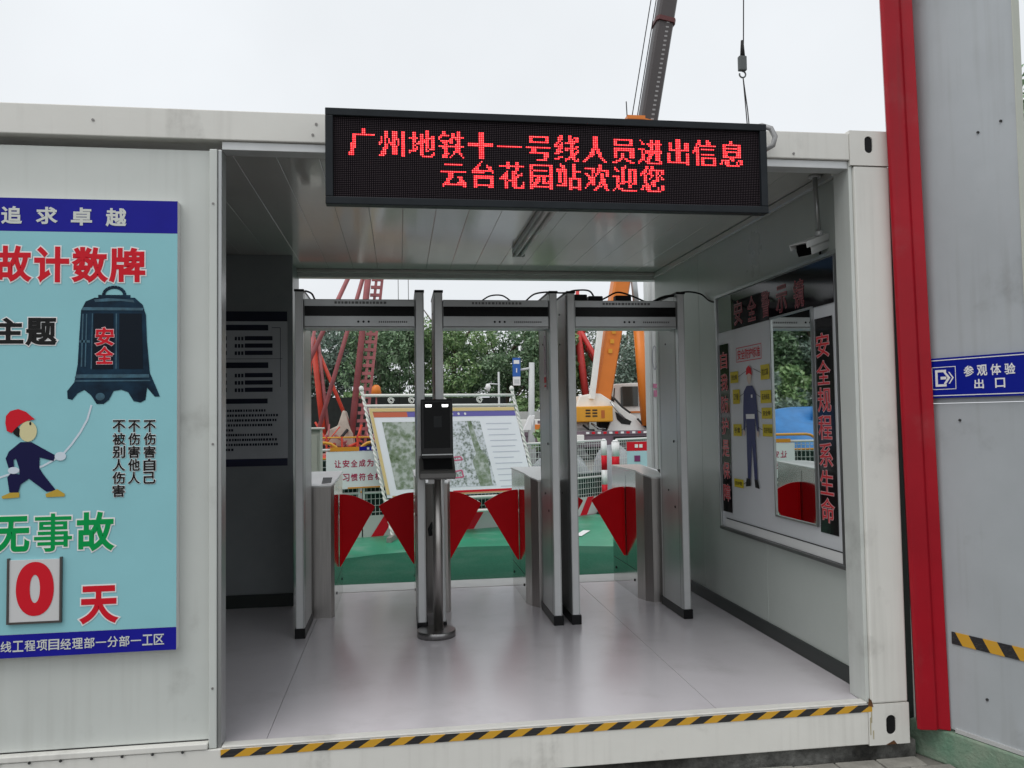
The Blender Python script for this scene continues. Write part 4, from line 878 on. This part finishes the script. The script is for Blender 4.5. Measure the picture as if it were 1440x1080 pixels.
# yellow pedestrian barriers with round corners
def yb(x0_, x1_, y_, label):
    g = thing('yellow_barrier', label, 'barrier', ((x0_+x1_)/2, y_, ZB), 'yellow crowd barriers beyond the mesh fence')
    r_ = .22; h = 1.17; pts = [(x0_,y_,ZB+.02),(x0_,y_,ZB+h-r_)]+[(x0_+r_-r_*math.cos(t),y_,ZB+h-r_+r_*math.sin(t)) for t in (.4,.8,1.2)]+[(x0_+r_,y_,ZB+h),(x1_-r_,y_,ZB+h)]+[(x1_-r_+r_*math.sin(t),y_,ZB+h-r_+r_*math.cos(t)) for t in (.4,.8,1.2)]+[(x1_,y_,ZB+h-r_),(x1_,y_,ZB+.02)]
    MB().tube(pts, .022, 8).build('hoop', YEL, g)
    for zz in (.25,.42,.59,.76,.93): MB().tube([(x0_,y_,ZB+zz),(x1_,y_,ZB+zz)], .016, 6).build('rail', YEL, g)
    for xx in (x0_,x1_): MB().beam((xx,y_-.25,ZB+.015),(xx,y_+.25,ZB+.015), .04,.03).build('foot', YEL, g)
yb(-1.55,-.13, 8.6, 'yellow tubular barrier on the left, beside the cream cabinet'); yb(.12,1.55, 8.75, 'yellow tubular barrier behind the display stand'); yb(-3.4,-1.7, 8.9, 'yellow tubular barrier in front of the blue tarp')

# heaps under tarps
def heap(name, cx, cy, rx, ry, h, m, label, seed, cat='tarp'):
    rr = random.Random(seed); nu, nv_ = 28, 12; mb = MB(); ph = [rr.uniform(0,6.28) for _ in range(6)]
    for j in range(nv_+1):
        t = j/nv_
        for i_ in range(nu):
            a_ = 2*math.pi*i_/nu; k = 1+.10*math.sin(3*a_+ph[0])+.07*math.sin(7*a_+ph[1]+t*3)+.05*math.sin(13*a_+ph[2])
            rad = math.sin(t*math.pi/2)**.7*k; hh = h*(math.cos(t*math.pi/2)**.8)*(1+.10*math.sin(2*a_+ph[3])+.06*math.sin(9*a_+ph[4])*t)
            mb.v.append((cx+rx*rad*math.cos(a_), cy+ry*rad*math.sin(a_), ZB+.006+max(0,hh)))
    for j in range(nv_):
        for i_ in range(nu):
            a0 = j*nu+i_; b0_ = j*nu+(i_+1) % nu; mb.f.append((a0,b0_,b0_+nu,a0+nu)); mb.sm.append(False if seed % 2 else True)
    o = mb.build(name, m); tag(o, label, cat); return o
heap('tarp_heap', -3.6, 12.6, 1.7, 1.2, 1.5, BLUET, 'bright blue tarpaulin over a heap, seen in the wall mirror', 4)
heap('tarp_heap', 3.35, 9.3, .55, .6, .92, GREYT, 'grey tarpaulin heap between display stand and middle detector', 5)
heap('tarp_heap', 4.75, 11.2, .38, .5, .88, GREYT, 'grey tarpaulin bundle behind the bollard fence', 6)
# white storage box seen in mirror
wb = thing('white_crate', 'white plastic storage crate by the yellow barriers', 'crate', (-2.6, 9.6, ZB)); box('tub', TWHITE, wb, -3.1,9.5,ZB, -2.1,10.1,.45, bev=.02); box('lid', ALUFACE, wb, -3.13,9.47,.452, -2.07,10.13,.49, bev=.01)

# piling rig on the left
RG = thing('piling_rig', 'faded red piling rig mast with ladder and braces on the left', 'drilling rig', (-.6, 16, ZB))
m0 = Vector((-.53,16,-.1)); m1 = Vector((.38,16,8.1)); md_ = (m1-m0)
def mp_(z): return m0+md_*((z-m0.z)/md_.z)
MB().tube([mp_(.35), m1], .078, 14).build('mast', RIGR, RG)
lr = Vector((.20,.05,0)); lr2 = Vector((.34,.05,0))
MB().beam(mp_(.5)+lr, m1+lr, .065).build('ladder_rail', RIGR, RG); MB().beam(mp_(.5)+lr2, m1+lr2, .065).build('ladder_rail', RIGR, RG)
z = .6
while z < 8:
    MB().beam(mp_(z)+Vector((.09,.03,0)), mp_(z)+lr2, .075).build('rung', RIGR, RG)
    z += .19
def rt_(p, q, r_, m=RIGR): MB().tube([p, q], r_*.82, 10).build('brace', m, RG)
rt_((-1.55,15.7,2.35),(-.12,16.2,5.6), .065); rt_((-1.20,15.8,1.0),(.30,16.3,6.3), .062); rt_((-1.30,16.4,3.3),(-.42,16.1,1.15), .055, RIGO)
rt_((-1.33,16.3,3.4),(-1.05,16.1,.9), .085, RIGO); rt_((-1.20,16.3,3.3),(-.93,16.1,.9), .05, RIGR); rt_((-1.6,16.6,.9),(-1.32,16.3,3.4), .05, RIGO); rt_((-1.45,15.7,2.3),(-1.28,16.3,3.6), .05)
box('deck', RIGO, RG, -2.4,15.3,.25, .9,17.3,.55, bev=.03)
for k in range(5): box('handrail_post', RIGO, RG, -1.3+k*.35,15.32,.551, -1.26+k*.35,15.36,1.0)
MB().tube([(-1.3,15.34,.98),(.2,15.34,.98)], .02, 6).build('handrail', YEL, RG)
for yy in (15.4, 16.8): MB().tube([(-2.6,yy,.05),(1.1,yy,.05)], .17, 12).build('track', RUBBER, RG)
mb = MB(); hc = [(-1.05,.9),(-.95,1.15),(-.72,1.25),(-.60,1.62),(-.54,1.60),(-.45,1.25),(-.36,1.05),(-.34,.75),(-1.0,.75)]
mb.prism(hc, 'y', 15.9, 16.5).build('canvas_cover', STONE, RG, bevel=.06)
rrr = random.Random(9)
for k in range(22):
    x_ = rrr.uniform(-1.1,.35); z_ = rrr.uniform(.6,1.0); MB().tube([(x_,15.55,z_),(x_+rrr.uniform(-.3,.3),15.6+rrr.uniform(0,.4),z_+rrr.uniform(.1,.5))], rrr.uniform(.015,.04), 6).build('pipework', rrr.choice((RIGR,RIGO,RIGO,RUBBER)), RG)
MB().tube([(.14+.06,15.6,.55),(.2,15.6,2.15)], .02, 6).build('beacon_pole', RIGR, RG); MB().tube([(.20,15.6,1.95),(.20,15.6,2.15),(.20,15.6,2.2)], [.13,.10,.05], 12).build('beacon', ORANGE, RG)
for k in range(2): MB().tube([(.75+k*.25,16.5,.5),(.72+k*.25,16.5,8.6)], .010, 4).build('hoist_rope', RUBBER, RG)

# mobile crane on the right
CR = thing('mobile_crane', 'white and orange mobile crane with grey telescopic boom rising above the roof', 'crane', (8.2, 24, ZB))
Y = 24
# carrier
box('chassis', MAUVE, CR, 4.2,22.9,.35, 13.0,25.3,.78, bev=.03); box('chassis_skirt', MAUVE, CR, 4.3,22.86,.78, 13.0,22.90,.90)
for k in range(14): box('reflector', TWHITE if k % 2 == 0 else PRED, CR, 6.95+k*.20,22.848,.80, 7.06+k*.20,22.858,.87)
for xx in (4.9,6.2,7.9,9.3,11.2,12.3):
    w_o = MB().tube([(xx,22.95,.36),(xx,23.3,.36)], .49, 24).build('wheel', RUBBER, CR); MB().tube([(xx,22.93,.36),(xx,22.949,.36)], .22, 16).build('rim', CRWHITE, w_o)
    MB().tube([(xx,24.9,.36),(xx,25.25,.36)], .49, 24).build('wheel', RUBBER, CR)
box('front_bumper', mat('crane_white', (0,0,0)), CR, 4.2,22.80,1.02, 6.0,22.9,1.32, bev=.02); box('orange_bumper', ORANGE, CR, 5.15,22.77,.90, 6.3,22.86,1.15)
for k in range(7): box('stripe', MAUVE, CR, 4.95+k*.17,22.79,1.10 if k % 2 else 1.18, 5.03+k*.17,22.799,1.28)
# superstructure: yellow engine box, white arm frame, cab
eb_ = box('engine_cover', mat('crane_yellow', (.72,.33,.02), .45, var=.1), CR, 6.35,23.3,1.20, 8.02,24.6,1.74, bev=.04)
for r_ in range(3):
    for c_ in range(2): box('vent', RUBBER, eb_, 7.05+c_*.24,23.29,1.38+r_*.10, 7.22+c_*.24,23.299,1.43+r_*.10)
box('vent', mat('rusty_orange', (.45,.12,.02), .6), eb_, 7.6,23.288,1.33, 7.72,23.299,1.60)
MB().tube([(6.9,24.3,.90),(6.9,24.3,1.2)], .5, 20).build('turntable', CRWHITE, CR)
arm = MB().prism([(6.8,1.72),(6.95,2.10),(7.45,2.20),(7.70,2.18),(8.05,1.95),(9.35,1.08),(9.42,.95),(9.35,.86),(7.9,.86),(8.02,1.15),(8.12,1.75),(7.5,1.73)], 'y', 23.7, 23.82).build('arm_frame', CRWHITE, CR, bevel=.02)
MB().prism([(8.2,1.55),(8.55,1.32),(8.78,1.2),(8.72,1.08),(8.42,1.12),(8.26,1.28)], 'y', 23.68, 23.699).build('arm_opening', RUBBER, arm)
MB().prism([(6.8,1.72),(6.95,2.10),(7.45,2.20),(7.70,2.18),(8.05,1.95),(9.35,1.08),(9.42,.95),(9.35,.86),(7.9,.86),(8.02,1.15),(8.12,1.75),(7.5,1.73)], 'y', 24.5, 24.62).build('arm_frame', CRWHITE, CR)
cab_ = MB().prism([(8.42,1.52),(8.42,2.50),(8.50,2.56),(9.42,2.60),(9.75,2.52),(9.9,1.6),(9.9,1.05),(9.0,1.05)], 'y', 24.6, 25.6).build('cab', CRWHITE, CR, bevel=.04)
MB().prism([(8.66,1.80),(8.66,2.42),(8.72,2.46),(9.30,2.46),(9.30,1.74),(8.74,1.74)], 'y', 24.55, 24.598).build('cab_window', mat('tinted_glass', (.05,.055,.05), .1), CR)
MB().prism([(9.36,1.74),(9.36,2.46),(9.65,2.44),(9.75,1.74)], 'y', 24.55, 24.598).build('cab_window', mat('tinted_glass', (0,0,0)), CR)
box('slew_machinery', RUBBER, CR, 7.7,24.0,.92, 8.9,24.45,1.45, bev=.05); box('winch_housing', mat('winch_dark', (.05,.045,.045), .6), CR, 8.0,24.7,1.5, 8.40,25.3,2.15, bev=.06)
for k, (xa, za, xb, zb_) in enumerate(((7.0,1.1,7.4,.92),(7.3,1.15,7.8,.95),(8.1,2.05,8.7,1.5),(8.0,1.9,8.5,1.3),(8.95,1.3,9.3,1.0))): MB().tube([(xa,23.55,za),((xa+xb)/2,23.45,(za+zb_)/2-.08),(xb,23.55,zb_)], .035, 6).build('hydraulic_hose', (RUBBER, TRIM)[k % 2], CR)
box('step', mat('winch_dark', (0,0,0)), CR, 8.75,24.3,.92, 9.7,24.59,1.02); box('cab_stripe', ORANGE, CR, 8.44,24.56,1.50, 9.8,24.597,1.56); MB().tube([(8.40,24.45,2.4),(8.34,24.45,1.7)], .02, 6).build('grab_rail', RUBBER, CR)
box('tool_box', RUBBER, CR, 7.9,22.84,.42, 9.2,22.879,.70); box('outrigger', mat('crane_white', (0,0,0)), CR, 6.6,22.70,.5, 6.85,22.88,.78, bev=.02)
# boom sections (orange root, then grey telescoped sections), leaning right and away
bdir = Vector((2.68, 0, 14.6)).normalized()
def bp_(z): 
    return Vector((7.80+(z-2.0)*.1875+(.05 if z > 6 else 0), 24.1, z))
def boomsec(z0_, z1_, w_, m, name='boom_section'):
    p, q = bp_(z0_), bp_(z1_); t = (q-p).normalized(); x_ = Vector((t.z,0,-t.x)); h = w_/2; d = w_*.62
    sec = [(-h,-d*.7),(-h*.8,-d),(h*.8,-d),(h,-d*.7),(h,d*.6),(h*.55,d),(-h*.55,d),(-h,d*.6)]
    vs = [c+x_*a_+Vector((0,1,0))*b_ for c in (p, q) for a_, b_ in sec]; n_ = 8
    return MB().add(vs, [tuple(range(7,-1,-1)), tuple(range(8,16))]+[(i_,(i_+1) % n_,(i_+1) % n_+n_,i_+n_) for i_ in range(n_)]).build(name, m, CR)
boomsec(1.95, 11.9, .60, ORANGE); boomsec(11.9, 16.9, .62, CRGREY); boomsec(15.7, 23.0, .56, CRGREY); boomsec(23.0, 30.5, .48, CRGREY); boomsec(30.5, 36.5, .42, CRGREY)
boomsec(15.62, 15.78, .72, mat('dark_red_collar', (.10,.02,.02), .5), 'boom_collar'); boomsec(11.7, 11.95, .78, ORANGE, 'boom_collar'); boomsec(22.9, 23.1, .66, RIGR, 'boom_collar')
for z in range(0, 44):
    zz = 11.98+z*.085; p = bp_(zz)
    if z % 2 == 0: box('boom_marking', mat('boom_mark', (.30,.29,.29), .5), CR, p.x+.02,24.1-.392,zz, p.x+.13,24.1-.386,zz+.06)
MB().beam((7.36,23.65,2.0),(7.86,23.7,5.35), .20, .16).build('side_link', CRWHITE, CR)
text('徐工', (0,0,.2,.5), frame((8.2,23.69,5.0),(1,0,0),(0,0,1),(0,-1,0)), YEL, CR) if False else None
for k in range(5): box('boom_number', mat('crane_yellow', (0,0,0)), CR, 8.0+k*.07-.02*0,23.675,3.6+k*.34, 8.14+k*.07,23.688,3.75+k*.34)
MB().tube([(9.27,23.5,1.05),(9.05,23.6,4.9)], .19, 14).build('lift_cylinder', ORANGE, CR); MB().tube([(9.05,23.6,4.9),(8.95,23.9,7.3)], .11, 12).build('cylinder_rod', TRIM, CR)
MB().tube([(9.38,23.3,1.02),(9.38,23.75,1.02)], .11, 12).build('pivot_pin', RUBBER, CR)
for k, (x_, y_) in enumerate(((-.45,0),(-.62,-.1))):
    MB().tube([(bp_(12).x+x_, 24-y_, 11.9),(bp_(24).x+x_*1.0, 24-y_, 24),(bp_(36).x, 24, 36)], .018, 5).build('hoist_rope', RUBBER, CR)
box('boom_platform', ORANGE, CR, 8.85,23.6,11.95, 9.5,24.0,12.08); MB().tube([(8.86,23.7,12.05),(8.84,23.7,12.6)], .02, 5).build('platform_rail', RUBBER, CR)
tip = bp_(36.5)
hx, hz = 13.40, 14.25
MB().tube([(tip.x-.2,24,tip.z),(hx+.05,24,15.1)], .022, 5).build('hoist_rope', RUBBER, CR)
hk = MB().tube([(hx,24,15.2),(hx,24,14.62)], [.05,.09], 10).build('hook_swivel', RUBBER, CR)
box('hook_block', mat('hook_grey', (.09,.10,.10), .5), CR, hx-.17,23.9,14.05, hx+.13,24.1,14.60, bev=.04)
MB().tube([(hx-.02+.12*math.sin(t*.5),24,13.92+.12*math.cos(t*.5)) for t in range(0,11)], .03, 8).build('hook', mat('hook_grey', (0,0,0)), CR)
MB().tube([(hx,24,13.8),(hx+.12,24,11.9),(hx+.02,24,10.4)], .022, 5).build('sling', RUBBER, CR); MB().tube([(hx,24,13.8),(hx+.14,24,12.6),(hx+.30,24,10.4)], .022, 5).build('sling', RUBBER, CR)
box('sling_load', GREYT, CR, hx-.5,23.7,9.9, hx+.8,24.3,10.38)

# red lattice crane further away
LC = thing('lattice_crane', 'bright red lattice crane standing behind the orange mobile crane', 'crane', (8.6, 32, ZB))
def lt(p, q, r_, n_='strut'): MB().tube([p, q], r_, 8).build(n_, mat('bright_red_steel', (.62,.05,.045), .5, var=.15), LC)
lt((9.25,32,1.2),(8.75,32,5.6), .17, 'leg'); lt((9.35,32.6,1.2),(8.85,32.6,5.6), .10, 'leg'); lt((8.8,32,5.5),(11.6,32,.6), .12, 'brace'); lt((8.9,32.5,5.1),(11.9,32.5,.6), .09, 'brace')
for k in range(4): lt((8.85+.04*k,32.3,5.5-.25*k),(8.45,32.1,5.8-.2*k), .04)
lt((8.6,32,5.4),(8.9,32.3,7.2), .08); lt((9.1,32,5.2),(8.85,32.2,7.2), .07)
box('base', RIGO, LC, 8.2,31,ZB, 12.6,33.5,1.2, bev=.05); box('tracks', RUBBER, LC, 7.9,30.7,ZB, 12.9,30.99,.7, bev=.1)

# bus stop / street sign
SG = thing('street_sign', 'blue and white street sign on a bent grey pole beyond the display stand', 'street sign', (4.66, 20, ZB))
PG = mat('pole_grey', (.55,.57,.57), .5)
MB().tube([(4.62,20,ZB),(4.62,20,1.35),(4.66,20,3.02)], [.13,.10,.085], 10).build('pole', PG, SG); MB().tube([(4.64,20,2.86),(4.30,19.95,2.80)], .035, 8).build('arm', PG, SG)
box('plate', mat('street_blue', (.02,.11,.42), .4), SG, 4.07,19.9,2.60, 4.30,19.94,3.16); box('plate', TWHITE, SG, 4.075,19.9,2.34, 4.295,19.94,2.598)
box('caption', TWHITE, SG, 4.10,19.895,2.98, 4.27,19.899,3.09); box('caption', TWHITE, SG, 4.17,19.895,2.72, 4.20,19.899,2.85); box('caption', mat('pole_grey', (0,0,0)), SG, 4.11,19.895,2.40, 4.26,19.899,2.52)
MB().prism([(4.35,1.0),(4.55,1.45),(4.72,1.45),(4.62,1.0)], 'y', 19.9, 20.1).build('base_casing', TWHITE, SG, bevel=.02)
CP = thing('camera_pole', 'thin pole with dome camera behind the display stand', 'camera pole', (3.65, 20, ZB))
MB().tube([(3.66,20,ZB),(3.66,20,2.75)], .03, 6).build('pole', PG, CP); MB().tube([(3.66,20,2.38),(3.36,20,2.40)], .022, 6).build('arm', PG, CP); MB().tube([(3.34,20,2.40),(3.34,20,2.30),(3.34,20,2.18)], [.05,.09,.04], 10).build('dome', TWHITE, CP)

# hoardings
hd = thing('dark_hoarding', 'black-green netted hoarding behind the piling rig', 'fence', (-6, 21, ZB))
for k in range(6, 10):
    box('panel', NETD, hd, -18+k*2.2,21,ZB, -15.83+k*2.2,21.04,2.02+.05*(k % 3)); box('post', RUBBER, hd, -15.825+k*2.2,20.98,ZB, -15.805+k*2.2,21.06,2.1)
wh = thing('white_hoarding', 'white site hoarding running below the trees in the middle distance', 'fence', (4, 27, ZB))
for k in range(14): box('panel', mat('hoarding_white', (.5,.52,.5), .5, var=.15), wh, 1.9+k*1.52,27,ZB, 3.41+k*1.52,27.04,1.62, bev=.01)
for k in range(4): box('concrete_block', GREYT, wh, 4.6+k*.9,26.2,ZB, 5.4+k*.9,26.9,.62+.1*(k % 2), bev=.03)

# ------------------------------------------------------------------ vegetation
def crown_mesh(seed, rx, ry, rz, n, size, m, sparse=1.0):
    rr = np.random.default_rng(seed); k = 26
    cen = rr.normal(size=(k, 3)); cen /= np.linalg.norm(cen, axis=1)[:, None]; cen *= (rr.uniform(.35, .95, (k, 1)))
    rad = rr.uniform(.22, .42, k)*sparse
    idx = rr.integers(0, k, n); d = rr.normal(size=(n, 3)); d /= np.linalg.norm(d, axis=1)[:, None]
    p = cen[idx]+d*(rad[idx]*rr.uniform(.45, 1.0, n)**.6)[:, None]
    p *= np.array([rx, ry, rz]); 
    a_ = rr.normal(size=(n, 3)); a_ /= np.linalg.norm(a_, axis=1)[:, None]; b_ = np.cross(a_, rr.normal(size=(n, 3))); b_ /= np.linalg.norm(b_, axis=1)[:, None]
    s_ = (size*rr.uniform(.55, 1.3, n))[:, None]
    V = np.stack([p-a_*s_, p+b_*s_*.45, p+a_*s_, p-b_*s_*.45], 1).reshape(-1, 3)
    me = bpy.data.meshes.new('crown'); me.vertices.add(4*n); me.vertices.foreach_set('co', V.ravel()); me.loops.add(4*n); me.loops.foreach_set('vertex_index', np.arange(4*n)); me.polygons.add(n)
    me.polygons.foreach_set('loop_start', np.arange(0, 4*n, 4)); me.update(calc_edges=True); me.validate(); me.materials.append(m); return me
def trunk_mesh(seed, h, r_, m, spread=1.2):
    rr = random.Random(seed); mb = MB(); pts = [(0,0,0)]; x_ = y_ = 0
    for k in range(1, 6): x_ += rr.uniform(-.1,.1); y_ += rr.uniform(-.1,.1); pts.append((x_, y_, h*k/5))
    mb.tube(pts, [r_*(1-.14*k) for k in range(6)], 8)
    for k in range(9):
        b0_ = Vector(pts[2+k % 4]); a_ = rr.uniform(0,6.28); L_ = rr.uniform(.7,1.3)*spread
        e1 = b0_+Vector((math.cos(a_)*L_*.5, math.sin(a_)*L_*.5, L_*.6)); e2 = e1+Vector((math.cos(a_+.3)*L_*.5, math.sin(a_+.3)*L_*.5, L_*.7)); mb.tube([b0_, e1, e2], [r_*.4, r_*.25, r_*.1], 6)
    return mb.build('trunk', m, mesh_only=True)
protos = [(crown_mesh(11+s, 2.3, 2.0, 2.0, 15000, .085, LEAFS[s % 3]), trunk_mesh(40+s, 4.2, .16, (BARK, BARKL)[s % 2])) for s in range(5)]
bushm = [crown_mesh(70+s, 1.5, 1.1, 1.1, 8000, .08, LEAFS[(s+1) % 3]) for s in range(2)]
rr = random.Random(21); tl = []
look = ['deep green', 'bright green', 'blue-green', 'dark leafy', 'light leafy']
x = -21; k = 0
while x < 24:
    yy = 33+rr.uniform(-1.2,1.6); sc = rr.uniform(1.02,1.2)*(1.3 if x < -6.5 else 1)
    if -1.2 < x < 8: sc *= .98
    p_ = protos[k % 5]; g = thing('tree', '', 'tree', (x, yy, ZB), 'trees behind the building site')
    t_ = bpy.data.objects.new('trunk', p_[1]); COL.objects.link(t_); t_.parent = g
    c_ = bpy.data.objects.new('crown', p_[0]); COL.objects.link(c_); c_.parent = g; c_.location = (rr.uniform(-.2,.2), 0, 3.75)
    g.rotation_euler = (0,0,rr.uniform(0,6.28)); g.scale = (sc, sc, sc*rr.uniform(.94,1.04))
    tl.append(g); x += rr.uniform(2.3,3.0); k += 1
names = ['seen in the wall mirror', 'hidden from the gates by the dark partition', 'behind the piling rig', 'behind the display stand', 'behind the street sign', 'behind the mobile crane', 'right of the mobile crane cab']
for i_, g in enumerate(tl):
    X_ = g.location.x
    where = ('beyond the blue tarp heap' if X_ < -9 else 'left of the piling rig' if X_ < -3.5 else 'behind the piling rig' if X_ < 0.6 else 'behind the display stand' if X_ < 5.2 else 'behind the street sign' if X_ < 8 else 'behind the mobile crane' if X_ < 13 else 'right of the mobile crane')
    g['label'] = f'{look[i_ % 5]} broadleaf tree {where}, number {i_+1} from the left' if False else f'{look[i_ % 5]} broadleaf tree {where}'
# second, lower row fills below the crowns
x = -20; k = 0
bl = []
while x < 24:
    g = thing('bush', '', 'bush', (x, 31+rr.uniform(-.8,.8), ZB), 'bushes under the background trees')
    c_ = bpy.data.objects.new('foliage', bushm[k % 2]); COL.objects.link(c_); c_.parent = g; c_.location = (0,0,1.15); s_ = rr.uniform(.9,1.25)*(1.5 if x < -6 else 1); g.scale = (s_*1.1,s_,s_); g.rotation_euler = (0,0,rr.choice((0,.4,3.1,2.8)))
    bl.append(g)
    x += 1.9; k += 1
BPOS = ['at the far left end of the row', 'second from the left end', 'third from the left end', 'left of the blue tarp heap', 'behind the left side of the blue tarp heap', 'behind the blue tarp heap', 'behind the right side of the blue tarp heap', 'just right of the blue tarp heap', 'left of the piling rig cabin', 'behind the left end of the black hoarding gap', 'behind the piling rig braces', 'behind the piling rig mast', 'behind the left post of the display stand', 'behind the middle of the display stand', 'behind the right post of the display stand', 'behind the street sign pole', 'just right of the street sign pole', 'behind the orange crane boom', 'behind the crane cab', 'behind the white rear corner post', 'right of the white rear corner post', 'third from the right end', 'second from the right end', 'at the far right end of the row']
for i_, g in enumerate(bl): g['label'] = 'low dense bush under the trees, ' + BPOS[min(i_, len(BPOS)-1)]
# potted plant on the heap line
pp = thing('shrub', 'small bright green shrub behind the grey tarp heap', 'plant', (3.75,10.3,ZB)); c_ = bpy.data.objects.new('foliage', crown_mesh(5,.35,.3,.25,500,.06,LEAFS[1])); COL.objects.link(c_); c_.parent = pp; c_.location = (-.35,0,1.12)
MB().tube([(3.4,10.3,ZB),(3.4,10.3,1.05)], .03, 6).build('stem', BARK, pp)
# roadside tree right of the pillar, sparse
rt3 = thing('roadside_tree', 'sparse pale barked tree at the right edge beyond the pillar', 'tree', (7.35,4.0,ZB))
t_ = bpy.data.objects.new('trunk', trunk_mesh(99, 4.0, .08, BARK, 1.4)); COL.objects.link(t_); t_.parent = rt3; t_.location = (.35,0,0)
c_ = bpy.data.objects.new('crown', crown_mesh(98,1.3,1.2,1.4,1400,.09,LEAFS[0])); COL.objects.link(c_); c_.parent = rt3; c_.location = (.3,0,4.1)

bpy.data.objects.remove(TO); bpy.data.curves.remove(TC)
